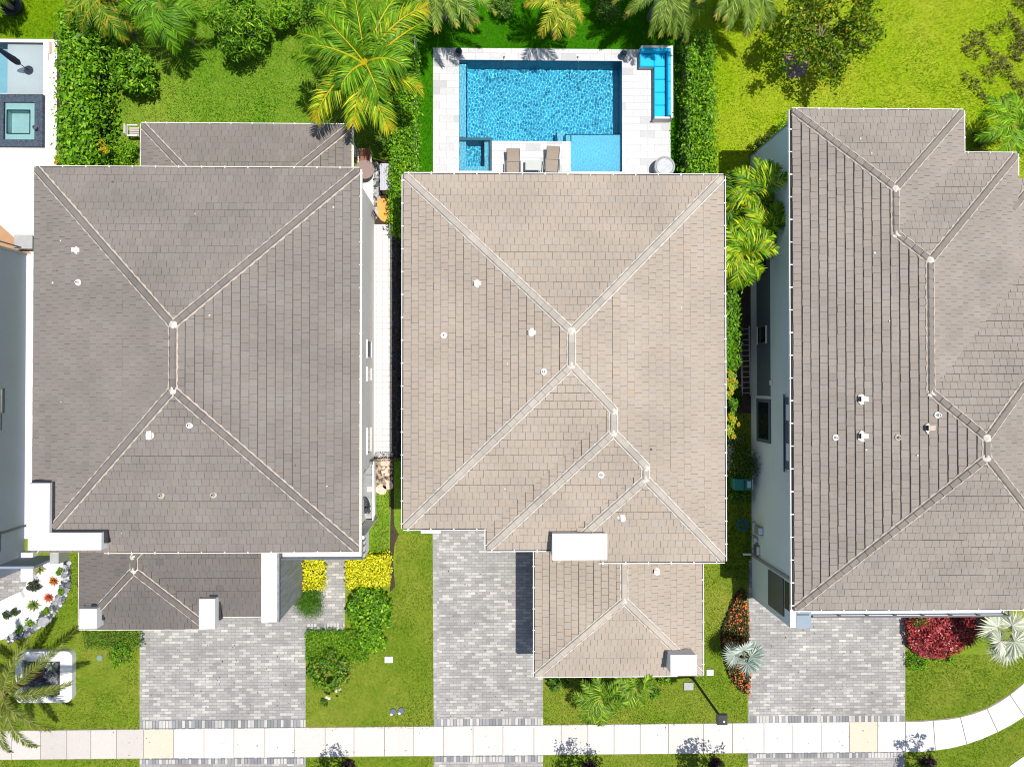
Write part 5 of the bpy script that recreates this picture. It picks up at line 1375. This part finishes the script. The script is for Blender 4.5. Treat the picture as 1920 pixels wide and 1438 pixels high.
# ------------------------------------------------------------------ garden things
def ctr(r): return ((r[0] + r[2]) / 2, (r[1] + r[3]) / 2, 0)


# sun loungers on the platform
def lounger(label, u0, v0, u1, v1, rot):
    r = PR(u0, v0, u1, v1, .45); cx = (r[0] + r[2]) / 2; wd = .66; L = 1.95; ytop = r[3]
    o = thing('sun_lounger', label, 'sun lounger', (0, 0, 0), 'taupe sun loungers on the white platform'); z0 = .06
    hy = L / 2
    fr = MB()
    for sx in (-1, 1): fr.tube([(sx * wd / 2, -hy, z0 + .34), (sx * wd / 2, .35, z0 + .34), (sx * wd / 2, hy - .15, z0 + .52), (sx * wd / 2, hy, z0 + .56)], .022, .022, 7)
    for y in (-hy, -.3, .35, hy): fr.tube([(-wd / 2, y, z0 + (.56 if y == hy else .34)), (wd / 2, y, z0 + (.56 if y == hy else .34))], .018, .018, 6)
    fr.build('frame', MAT['dgrey'], o)
    for sx in (-1, 1):
        for y in (-hy + .2, hy - .6): MB().tube([(sx * wd / 2, y, z0), (sx * (wd / 2 + .015), y, z0 + .34)], .022, .022, 6).build('leg', MAT['dgrey'], o)
        MB().box(sx * (wd / 2 + .045) - .025, -.25, z0 + .50, sx * (wd / 2 + .045) + .025, .35, z0 + .53).build('armrest', MAT['dgrey'], o)
    def sling(ya, yb, za, zb, name):
        mb = MB(); m = 6
        for i in range(m):
            f0, f1 = i / m, (i + 1) / m; s0 = -.03 * math.sin(math.pi * f0); s1 = -.03 * math.sin(math.pi * f1)
            a, b_ = ya + (yb - ya) * f0, ya + (yb - ya) * f1; p, q = za + (zb - za) * f0 + s0, za + (zb - za) * f1 + s1
            mb.add([(-wd / 2 + .01, a, p), (wd / 2 - .01, a, p), (wd / 2 - .01, b_, q), (-wd / 2 + .01, b_, q), (-wd / 2 + .01, a, p - .012), (wd / 2 - .01, a, p - .012), (wd / 2 - .01, b_, q - .012), (-wd / 2 + .01, b_, q - .012)], [[0, 1, 2, 3], [7, 6, 5, 4], [0, 3, 7, 4], [2, 1, 5, 6]])
        mb.build(name, MAT['taupe'], o)
    sling(-hy, .34, z0 + .365, z0 + .365, 'seat'); sling(.36, hy, z0 + .37, z0 + .585, 'backrest')
    o.location = (cx, ytop - hy * math.cos(rot) , 0); o.rotation_euler = (0, 0, rot)
    return o


def lounger_turn(o):
    pass


lounger('taupe sun lounger left of the small white table', 950, 281, 974, 330, 0.0)
lounger('taupe sun lounger right of the small white table, set a little higher and turned', 1024, 277, 1046, 330, -.06)
r = PR(985, 301, 1014, 320, .4); o = thing('side_table', 'small white rectangular side table between the two loungers', 'table', ctr(r))
MB().box(r[0], r[1], .44, r[2], r[3], .48).build('tabletop', MAT['concrete'] if False else plain('pale_table', (.44, .45, .43), .6, .04), o)
mb = MB(); [mb.bar(a, b_, .03, .03) for a, b_ in (((r[0], r[1] + .015, .462), (r[2], r[1] + .015, .462)), ((r[0], r[3] - .015, .462), (r[2], r[3] - .015, .462)))]
for x in (r[0] + .03, r[2] - .03):
    for y in (r[1] + .03, r[3] - .03): MB().box(x - .02, y - .02, .06, x + .02, y + .02, .44).build('leg', MAT['mgrey'], o)
c = P(1246, 313, .62); o = thing('fire_pit', 'round grey concrete fire bowl table on the right of the pool deck', 'fire pit', (c.x, c.y, .06))
MB().lathe((c.x, c.y, .06), [(.40, 0), (.47, .12), (.535, .45), (.545, .60), (.53, .62), (.44, .625), (.425, .60)], 40).build('bowl', MAT['fire'], o, smooth=False)
MB().lathe((c.x, c.y, .665), [(.42, 0), (.42, .012), (.12, .016)], 32).build('lid', plain('pale_concrete_lid', (.47, .49, .51), .8, .14, 5, 20), o)
# turquoise corner sofa
zt = .75
xo, yo_ = P(1262, 86, zt).x, P(1230, 86, zt).y; xs = P(1202, 100, zt).x; ys = P(1240, 221, zt).y
o = thing('corner_sofa', 'L shaped white outdoor sofa with turquoise cushions in the corner of the pool deck', 'sofa', ((xo + xs) / 2, (yo_ + ys) / 2, .06))
bk = .16; dp = .93
b = MB(); b.box(xo - .12, ys, .06, xo, yo_, zt); b.box(xs, yo_ - .12, .06, xo - .122, yo_, zt); b.box(xo - dp, ys, .06, xo - .122, ys + .10, .62)
b.build('frame', plain('pale_sofa_frame', (.62, .60, .58), .6, .04), o)
b = MB(); b.box(xo - dp, ys + .102, .10, xo - .125, yo_ - .125, .28); b.box(xs, yo_ - dp - .05, .10, xo - dp - .002, yo_ - .125, .28); b.build('base', MAT['mgrey'], o)


def cushion(x0, y0, x1, y1, z0, z1, name):
    mb = MB(); e = .035
    mb.add([(x0, y0, z0), (x1, y0, z0), (x1, y1, z0), (x0, y1, z0), (x0, y0, z1 - e), (x1, y0, z1 - e), (x1, y1, z1 - e), (x0, y1, z1 - e), (x0 + e, y0 + e, z1), (x1 - e, y0 + e, z1), (x1 - e, y1 - e, z1), (x0 + e, y1 - e, z1)],
           [[3, 2, 1, 0], [0, 1, 5, 4], [1, 2, 6, 5], [2, 3, 7, 6], [3, 0, 4, 7], [4, 5, 9, 8], [5, 6, 10, 9], [6, 7, 11, 10], [7, 4, 8, 11], [8, 9, 10, 11]])
    return mb.build(name, MAT['sofa'], o)


ya, yb_ = ys + .105, yo_ - dp - .02; n = 4
for i in range(n): cushion(xo - dp + .02, ya + (yb_ - ya) * i / n + .006, xo - .30, ya + (yb_ - ya) * (i + 1) / n - .006, .29, .44, 'seat_cushion')
cushion(xo - dp + .02, yb_ + .01, xo - .30, yo_ - .30, .29, .44, 'seat_cushion'); cushion(xs + .01, yo_ - dp - .02, xo - dp + .005, yo_ - .30, .29, .44, 'seat_cushion')
for i in range(4): cushion(xo - .29, ya + (yo_ - .13 - ya) * i / 4 + .006, xo - .13, ya + (yo_ - .13 - ya) * (i + 1) / 4 - .006, .44, .80, 'back_cushion')
cushion(xs + .01, yo_ - .29, xo - dp - .0, yo_ - .13, .44, .80, 'back_cushion'); cushion(xo - dp + .01, yo_ - .29, xo - .30, yo_ - .13, .44, .80, 'back_cushion')
# glazed pots
for lab, u, v in (('dark blue glazed pot with a small plant at the upper left of the pool deck', 860, 96), ('dark blue glazed pot with a small plant left of the turquoise sofa', 1169, 101)):
    c = P(u, v, .4); o = thing('planter_pot', lab, 'pot', (c.x, c.y, .06), 'glazed pots on the pool deck')
    MB().lathe((c.x, c.y, .06), [(.11, 0), (.17, .10), (.19, .26), (.15, .36), (.16, .39), (.135, .38), (.12, .33)], 20).build('pot', plain('blue_glaze', (.03, .06, .11), .2, .3, 6), o)
    p, d_ = clump_pts(150, (c.x, c.y, .50), (.13, .13, .12), 8, .06); lm_obj('plant', [leaf_mesh(p, d_, .09, .04, [(.02, .05, .05), (.04, .08, .08), (.03, .05, .02)])], o)
# left storage box, stone slab, towel, fences, gates
r = PR(713, 307, 737, 357, 1.0); o = thing('storage_box', 'grey corrugated storage box beside the clipped hedge', 'storage box', ctr(r))
MB().box(r[0] + .03, r[1] + .03, 0, r[2] - .03, r[3] - .03, .97).build('body', plain('brown_box', (.24, .19, .14), .7, .08), o)
MB().box(r[0], r[1], .972, r[2], r[3], 1.04).build('lid', MAT['lid'], o)
for i in range(3): y = r[1] + (r[3] - r[1]) * (.2 + .3 * i); MB().box(r[0] - .03, y - .12, .5, r[0] + .028, y + .12, .95).build('bracket', MAT['trim'], o)
q = [(707, 373), (736, 371), (735, 412), (724, 418), (714, 413), (708, 405)]
c = P(722, 394, .1); o = thing('stone_slab', 'large ochre flagstone with a curved lower edge beside the storage box', 'flagstone', (c.x, c.y, 0)); MB().prism(PP(q, .1), .0, .10).build('slab', MAT['ochre'], o)
for lab, u, v, rr_ in (('cream flagstone at the upper end of the cream slab path', 692, 305, .26), ('broken tan flagstone at the top of the pebbles beside the storage box', 705, 308, .14)):
    c = P(u, v, 0); k = [(c.x + rr_ * R.uniform(.8, 1.2) * math.cos(6.283 * e / 7), c.y + rr_ * .7 * R.uniform(.8, 1.2) * math.sin(6.283 * e / 7)) for e in range(7)]
    tag(MB().prism(k, 0, .05).build('stepping_stone', plain('cream_stone', (.72, .62, .42), .85, .1, 5), None, (c.x, c.y, 0)), lab, 'stepping stone')
q = [(684, 386), (692, 387), (696, 391), (694, 400), (690, 397)]
c = P(690, 392, .05); b = MB(); b.prism(PP(q, .06), .04, .10); b.prism(PP([(686, 387), (691, 388), (692, 393), (688, 391)], .1), .10, .15); tag(b.build('beach_towel', MAT['bluecloth'], None, (c.x, c.y, .04)), 'folded blue towel lying on the cream slab path', 'towel')
c = P(690, 312, .45); o = thing('patio_chair', 'reddish patio chair tucked under the porch roof corner', 'chair', (c.x - .1, c.y, 0))
x, y = c.x - .15, c.y + .25
MB().box(x - .3, y - .3, .36, x + .3, y + .3, .45).build('seat', MAT['redbrick'], o); MB().add([(x - .3, y + .25, .45), (x + .3, y + .3, .45), (x + .33, y + .48, .95), (x - .27, y + .43, .95), (x - .3, y + .31, .45), (x + .3, y + .36, .45), (x + .33, y + .54, .95), (x - .27, y + .49, .95)], [[0, 1, 2, 3], [7, 6, 5, 4], [3, 2, 6, 7], [0, 3, 7, 4], [2, 1, 5, 6]]).build('backrest', MAT['redbrick'], o)
for sx in (-1, 1):
    for sy in (-1, 1): MB().box(x + sx * .26 - .025, y + sy * .26 - .025, 0, x + sx * .26 + .025, y + sy * .26 + .025, .36).build('leg', MAT['white'], o)
    MB().box(x + sx * .33 - .03, y - .28, .58, x + sx * .33 + .03, y + .3, .62).build('armrest', MAT['white'], o)
c = P(684, 318, .7); o = thing('patio_table', 'round brownish patio table at the corner of the grey porch', 'table', (c.x, c.y, 0))
MB().lathe((c.x, c.y, .68), [(.48, 0), (.5, .02), (.48, .045)], 28).build('tabletop', plain('brown_table', (.27, .19, .17), .7, .1, 6), o); MB().lathe((c.x, c.y, 0), [(.25, 0), (.25, .03), (.04, .06), (.04, .68)], 12).build('pedestal', MAT['dgrey'], o)


def fence(label, a, b_, h, m='black', slat=.11, gap=.05, horiz=True, name='fence', cat='fence', posts=2.0, bars=False):
    a, b_ = Vector(a), Vector(b_); o = thing(name, label, cat, tuple((a + b_) / 2)); t_ = (b_ - a).normalized(); L = (b_ - a).length
    n = max(2, int(L / posts) + 1)
    for i in range(n): p = a + t_ * (L * i / (n - 1)); MB().box(p.x - .035, p.y - .035, 0, p.x + .035, p.y + .035, h + .04).build('post', MAT[m], o)
    mb = MB()
    if bars:
        k = int(L / .11)
        for i in range(k + 1): p = a + t_ * (L * i / k); mb.bar((p.x, p.y, .08), (p.x, p.y, h), .02, .02)
        for z in (.12, h - .03): mb.bar((a.x, a.y, z), (b_.x, b_.y, z), .035, .045)
    else:
        z = .1
        while z < h: mb.bar((a.x, a.y, z), (b_.x, b_.y, z), .02, slat); z += slat + gap
        mb.bar((a.x, a.y, h), (b_.x, b_.y, h), .05, .03)
    mb.build('panel', MAT[m], o)
    return o


MAT['fencebrown'] = plain('dark_brown_fence', (.055, .03, .035), .8, .3, 4, 30)
fence('dark brown slatted fence along the right side of the tall hedge', P(203, 126), P(201, 268), 1.6, 'fencebrown')
fence('black metal bar fence in the shaded strip beside the tile path', P(748, 424), P(749, 853), 1.3, bars=True)
fence('thin white fence along the turf edge of the clipped hedge', P(782, 90), P(781, 325), 1.25, 'trim', bars=True)
fence('dark metal fence between the turf and the glossy hedge', P(1276, 66), P(1279, 340), 1.3, 'dgrey', bars=True)
o = fence('black metal gate across the strip between the left and middle houses', P(702, 858), P(757, 857), 1.5, bars=True, name='gate', cat='gate', posts=.8)
MB().box(P(702, 858).x - .02, P(702, 858).y - .05, .9, P(702, 858).x + .12, P(702, 858).y + .05, 1.05).build('latch', MAT['dgrey'], o)
o = fence('low dark gate at the far end of the white tile path', P(701, 418), P(706, 405), 1.2, 'dgrey', bars=True, name='gate', cat='gate', posts=.5)
for k, (u, v, rr_) in enumerate(((723, 866, .27), (725, 883, .28), (728, 909, .27), (715, 917, .30))):
    c = P(u, v, .03); n = [4.6, 9, 7, 5][k]; pts = []
    for e in range(16):
        th = 6.283 * e / 16; s = (abs(math.cos(th)) ** n + abs(math.sin(th)) ** n) ** (-1 / n) if k in (0,) else 1 + .08 * math.cos(3 * th + k)
        pts.append((c.x + rr_ * s * math.cos(th), c.y + rr_ * (.75 if k == 0 else .95) * s * math.sin(th)))
    tag(MB().prism(pts, .0, .07).build('stepping_stone', MAT['pink'], None, (c.x, c.y, 0)), ['squarish pink stepping stone just below the black gate', 'round pink stepping stone, second below the black gate', 'pink stepping stone on the right above the grass strip', 'pink stepping stone on the left above the grass strip'][k], 'stepping stone', 'pink stepping stones below the gate')
# black chair with table on the stoop
c = P(689, 944, .9); x, y = c.x - .25, c.y; o = thing('lounge_chair', 'black round backed chair on the grey side stoop', 'chair', (x, y, .5))
MB().lathe((x, y, .5), [(.28, .30), (.34, .34), (.34, .42), (.28, .44)], 20).build('seat', MAT['black'], o)
b = MB(); b.tube([(x + .36 * math.cos(t_), y + .36 * math.sin(t_), 1.12 + .12 * math.sin(t_)) for t_ in np.linspace(-.6, 3.7, 14)], .05, .05, 8); b.build('backrest', MAT['black'], o)
for e in range(4): MB().tube([(x + .24 * math.cos(e * 1.57 + .8), y + .24 * math.sin(e * 1.57 + .8), .5), (x + .24 * math.cos(e * 1.57 + .8), y + .24 * math.sin(e * 1.57 + .8), .82)], .02, .02, 6).build('leg', MAT['black'], o)
r = PR(674, 950, 694, 963, 1.0); o = thing('side_table', 'black slatted table below the black round backed chair', 'table', ctr(r)[:2] + (.5,))
b = MB()
for i in range(6): x0 = r[0] - .3 + (r[2] - r[0] + .3) * i / 6; b.box(x0, r[1], .9, x0 + (r[2] - r[0] + .3) / 6 - .02, r[3], .94)
b.build('tabletop', MAT['black'], o)
for x in (r[0] - .25, r[2] - .06):
    for y in (r[1] + .05, r[3] - .05): MB().box(x - .02, y - .02, .5, x + .02, y + .02, .9).build('leg', MAT['black'], o)
b = MB(); a = P(702, 862, .3); e = P(703, 965, .3); b.bar((a.x, a.y, .3), (e.x, e.y, .3), .06, .6); tag(b.build('garden_wall', MAT['white'], None, (a.x, a.y, 0)), 'low thin white wall between the pebbles and the grey stoop', 'wall')
# right strip: ladder, bin, hose
a, b_ = P(1397, 612, .5), P(1400, 742, .5); o = thing('ladder', 'long grey extension ladder leaning flat along the foot of the blue wall', 'ladder', (a.x, (a.y + b_.y) / 2, 0))
for dx in (-.15, .15): MB().bar((a.x + dx, a.y, .30 + (0.35 if dx > 0 else 0)), (b_.x + dx, b_.y, .30 + (0.35 if dx > 0 else 0)), .045, .09).build('rail', plain('aluminium', (.42, .41, .42), .45, .08, metallic=.3), o)
b = MB(); n = 13
for i in range(n): y = a.y + (b_.y - a.y) * (i + .5) / n; b.tube([(a.x - .15, y, .30), (a.x + .15, y, .65)], .018, .018, 6)
b.build('rungs', MAT['concrete'], o)
for i in (.15, .85): y = a.y + (b_.y - a.y) * i; MB().box(a.x - .14, y - .06, 0, a.x - .06, y + .06, .255).build('foot', MAT['mgrey'], o)
r = PR(1360, 896, 1413, 920, 1.0); x1 = r[2] - .1; o = thing('wheelie_bin', 'teal wheeled bin between the round bush and the leafy bush by the blue wall', 'bin', ctr(r))
x0 = x1 - .92
ym = (r[1] + r[3]) / 2; hw = .30
MB().add([(x0 + .12, ym - hw + .06, .08), (x1 - .1, ym - hw + .06, .08), (x1 - .1, ym + hw - .06, .08), (x0 + .12, ym + hw - .06, .08), (x0 + .02, ym - hw + .02, .98), (x1 - .03, ym - hw + .02, 1.0), (x1 - .03, ym + hw - .02, 1.0), (x0 + .02, ym + hw - .02, .98)], [[3, 2, 1, 0], [4, 5, 6, 7], [0, 1, 5, 4], [1, 2, 6, 5], [2, 3, 7, 6], [3, 0, 4, 7]]).build('body', MAT['tealbin'], o)
for k, (xa, xb) in enumerate(((x0, x0 + .52), (x0 + .54, x1))): MB().add([(xa, ym - hw, .985), (xb, ym - hw, 1.005), (xb, ym + hw, 1.005), (xa, ym + hw, .985), (xa + .04, ym - hw + .04, 1.05), (xb - .04, ym - hw + .04, 1.08), (xb - .04, ym + hw - .04, 1.08), (xa + .04, ym + hw - .04, 1.05)], [[3, 2, 1, 0], [4, 5, 6, 7], [0, 1, 5, 4], [1, 2, 6, 5], [2, 3, 7, 6], [3, 0, 4, 7]]).build('lid', MAT['tealbin'], o)
MB().box(x1 - .26, ym - .17, 1.082, x1 - .07, ym + .17, 1.086).build('sticker', plain('pale_sticker', (.5, .56, .56), .6, .06), o)
MB().bar((x1 + .05, ym - .26, .98), (x1 + .05, ym + .26, .98), .03, .03).build('handle', MAT['trim'], o)
for sy in (-1, 1):
    w_ = MB(); w_.tube([(x1 - .08, ym + sy * .27, .11), (x1 - .08, ym + sy * .33, .11)], .11, .11, 16); w_.build('wheel', MAT['black'], o)
c = P(1391, 985, .1); o = thing('garden_hose', 'coiled blue and green hose on the grass by the utility boxes', 'hose', (c.x, c.y, 0))
b = MB(); b.tube([(c.x + (.16 + .004 * i) * math.cos(i * .5), c.y + (.16 + .004 * i) * math.sin(i * .5), .04 + .0035 * i) for i in range(44)], .018, .018, 6); b.build('coil', plain('blue_hose', (.01, .14, .24), .5), o)
b = MB(); b.tube([(c.x - .2, c.y, .05), (c.x - .4, c.y + .3, .03), (c.x - .1, c.y + .5, .03), (c.x + .3, c.y + .2, .03)], .014, .014, 6); b.build('loose_end', plain('green_hose', (.03, .20, .06), .5), o)
# covers in the lawns
for lab, u, v, sx, sy, m in (('white square utility cover on the lawn right of the large glossy shrub', 729, 1236, .42, .32, 'trim'), ('grey rectangular utility cover in the grass by the lamp post', 1291, 1286, .5, .38, 'concrete'), ('pale square utility cover in the grass near the orange flower bed', 1331, 1260, .36, .30, 'bluewall')):
    c = P(u, v, .04); o = thing('utility_cover', lab, 'utility cover', (c.x, c.y, 0)); MB().box(c.x - sx / 2, c.y - sy / 2, 0, c.x + sx / 2, c.y + sy / 2, .075).build('cover', MAT[m], o); MB().box(c.x - .05, c.y - .02, .0755, c.x + .05, c.y + .02, .08).build('handle', MAT['mgrey'], o)
for lab, u, v in (('dark valve box in the front lawn, left of the pair', 737, 1334), ('dark valve box in the front lawn, right of the pair', 752, 1332)):
    c = P(u, v, .03); o = thing('valve_box', lab, 'valve box', (c.x, c.y, 0), 'valve boxes in the front lawn'); MB().lathe((c.x, c.y, 0), [(.19, 0), (.18, .06), (.16, .07)], 8).build('lid', plain('slate_plastic', (.10, .12, .16), .6, .15, 6), o); MB().lathe((c.x - .08, c.y - .12, .03), [(.06, 0), (.06, .05), (.02, .05)], 10).build('cap', MAT['trim'], o)
c = P(187, 1233, .03); o = thing('valve_box', 'round grey green valve cover on the lawn near the square planter', 'valve box', (c.x, c.y, 0)); MB().lathe((c.x, c.y, 0), [(.16, 0), (.155, .05), (.14, .058)], 16).build('lid', plain('sage_plastic', (.16, .26, .22), .6, .1, 6), o); MB().box(c.x - .05, c.y - .015, .0585, c.x + .05, c.y + .015, .064).build('handle', MAT['mgrey'], o)
# lamp post
c = P(1297, 1268, 0); o = thing('street_lamp', 'black lamp post with square head standing at the white parapet of the tan garage', 'street lamp', (c.x, c.y, 0))
MB().lathe((c.x, c.y, 0), [(.13, 0), (.13, .05), (.09, .10), (.085, .45)], 14).build('base', MAT['black'], o)
MB().tube([(c.x, c.y, .4), (c.x, c.y, 2.5), (c.x, c.y, 4.5)], .068, .058, 12).build('pole', MAT['black'], o)
hd = MB(); hd.box(c.x - .24, c.y - .24, 4.48, c.x + .24, c.y + .24, 4.60); hd.box(c.x - .20, c.y - .20, 4.602, c.x + .20, c.y + .20, 4.64); hd.build('lamp_head', MAT['black'], o)
MB().lathe((c.x + .05, c.y - .05, 4.642), [(.05, 0), (.05, .05), (.02, .07)], 10).build('photocell', MAT['trim'], o)
# white square planter, lower left
zt = .36; o = thing('square_planter', 'white square planter with rounded corners around dark pebbles on the lower left lawn', 'planter', P(80, 1270, 0))


def rrect(r, rad):
    pts = []
    for cx, cy, a0 in ((r[2] - rad, r[3] - rad, 0), (r[0] + rad, r[3] - rad, 1.5708), (r[0] + rad, r[1] + rad, 3.1416), (r[2] - rad, r[1] + rad, 4.7124)):
        for e in range(6): pts.append((cx + rad * math.cos(a0 + 1.5708 * e / 5), cy + rad * math.sin(a0 + 1.5708 * e / 5)))
    return pts


def ring(mb, ro, ri, z0, z1):
    n = len(ro); vs = [(x, y, z0) for x, y in ro] + [(x, y, z1) for x, y in ro] + [(x, y, z1) for x, y in ri] + [(x, y, z0) for x, y in ri]; fs = []
    for i in range(n):
        j = (i + 1) % n; fs += [[i, j, n + j, n + i], [n + i, n + j, 2 * n + j, 2 * n + i], [2 * n + i, 2 * n + j, 3 * n + j, 3 * n + i]]
    mb.add(vs, fs)


ro = PR(28, 1221, 135, 1317, zt); ri = PR(41, 1232, 122, 1306, zt); rj = PR(42, 1241, 110, 1304, zt)
mb = MB(); ring(mb, rrect(ro, .32), rrect(ri, .12), 0, zt); mb.build('outer_wall', MAT['white'], o)
mb = MB(); ring(mb, rrect((ri[0] - .01, ri[1] - .01, ri[2] + .01, ri[3] + .01), .12), rrect(rj, .03), .1, zt - .10); mb.build('inner_ledge', MAT['white'], o)
MB().box(rj[0], rj[1], .1, rj[2], rj[3], .22).build('soil', MAT['soil'], o)
# white garden bench behind the porch, umbrella, terrace things
c = P(250, 246, .5); o = thing('garden_chair', 'white slatted garden chair between the tall hedge and the porch roof', 'chair', (c.x, c.y, 0))
b = MB()
for i in range(4): b.box(c.x - .24, c.y - .24 + i * .12, .40, c.x + .26, c.y - .14 + i * .12, .43)
b.build('seat', plain('weathered_white', (.42, .38, .33), .8, .1), o)
b = MB()
for i in range(3): b.box(c.x - .30, c.y - .26, .5 + i * .14, c.x - .26, c.y + .24, .6 + i * .14)
b.build('backrest', MAT['white'], o)
for sx in (-1, 1):
    for sy in (-1, 1): MB().box(c.x + sx * .22 - .025, c.y + sy * .22 - .025, 0, c.x + sx * .22 + .025, c.y + sy * .22 + .025, .40).build('leg', MAT['white'], o)
for sy in (-1, 1): MB().box(c.x - .26, c.y + sy * .27 - .03, .58, c.x + .26, c.y + sy * .27 + .03, .62).build('armrest', MAT['white'], o)
c = P(55, 133, -.2); top = Vector((c.x + .05, c.y + .02, 2.5)); o = thing('parasol', 'closed navy parasol standing in the pale shallow pool', 'parasol', (c.x, c.y, -.2))
MB().tube([(c.x, c.y, -.22), tuple(top)], .022, .02, 8).build('pole', MAT['black'], o)
b = MB(); b.lathe((c.x + .02, c.y + .01, 0), [(.10, .62), (.16, .75), (.17, 1.1), (.13, 1.7), (.09, 2.2), (.03, 2.48)], 9); b.build('canopy', MAT['navy'], o); MB().lathe((c.x, c.y, -.215), [(.24, 0), (.24, .05), (.05, .08)], 18).build('base', MAT['mgrey'], o)
c = P(67, 240, .45); o = thing('lantern', 'small dark lantern standing on the navy rim of the spa', 'lantern', (c.x, c.y, .27)); MB().lathe((c.x, c.y, .27), [(.10, 0), (.11, .03), (.08, .06), (.08, .24), (.12, .27), (.03, .36)], 10).build('body', MAT['dgrey'], o); MB().lathe((c.x, c.y, .632), [(.03, 0), (.03, .04), (.01, .05)], 8).build('finial', MAT['black'], o)
c = P(24, 12, .2); o = thing('planter_pot', 'wide dark planter bowl under the palm in the top left corner', 'pot', (c.x, c.y, 0)); MB().lathe((c.x, c.y, 0), [(.35, 0), (.55, .3), (.58, .38), (.5, .38), (.45, .3)], 24).build('bowl', MAT['black'], o); p, d_ = clump_pts(300, (c.x, c.y, .4), (.4, .4, .15), 12, .12); lm_obj('plant', [leaf_mesh(p, d_, .12, .06, [(.03, .03, .05), (.02, .04, .02)])], o)
# wood deck end and awning pole by the left edge house
patch('brown_patio', [(-60, 362), (0, 422), (52, 468), (58, 476), (-60, 476)], plain('brown_tiles', (.42, .24, .13), .85, .1, 3, 20), .056)
q = PR(26, 441, 58, 465, .8); o = thing('planter_box', 'dark planter box with pale rim on the brown patio of the left edge house', 'planter', ctr(q)); b = MB(); b.box(q[0], q[1], .056, q[2], q[3], .7); b.build('box', MAT['slate'], o); b = MB(); b.box(q[0] - .03, q[1] - .03, .7, q[2] + .03, q[3] + .03, .74); b.build('rim', MAT['concrete'], o)
a = P(55, 474, .1); b = MB(); b.tube([(a.x, a.y + .15, .05), (a.x, a.y + .15, 5.2)], .035, .035, 8); tag(b.build('drain_pole', MAT['dgrey'], None, (a.x, a.y + .15, 0)), 'dark slim drain pole at the corner of the grey wall by the brown patio', 'pole')
b = MB(); q = PP([(92, 78), (98, 80), (98, 101), (93, 101)], .06); b.prism(q, .05, .075); b.prism(PP([(90, 100), (92, 100), (92, 114), (90, 114)], .06), .05, .07); tag(b.build('deck_drain', plain('tan_metal', (.45, .33, .26), .7), None, (*q[0], .05)), 'tan drain cover at the corner of the cream terrace', 'drain')
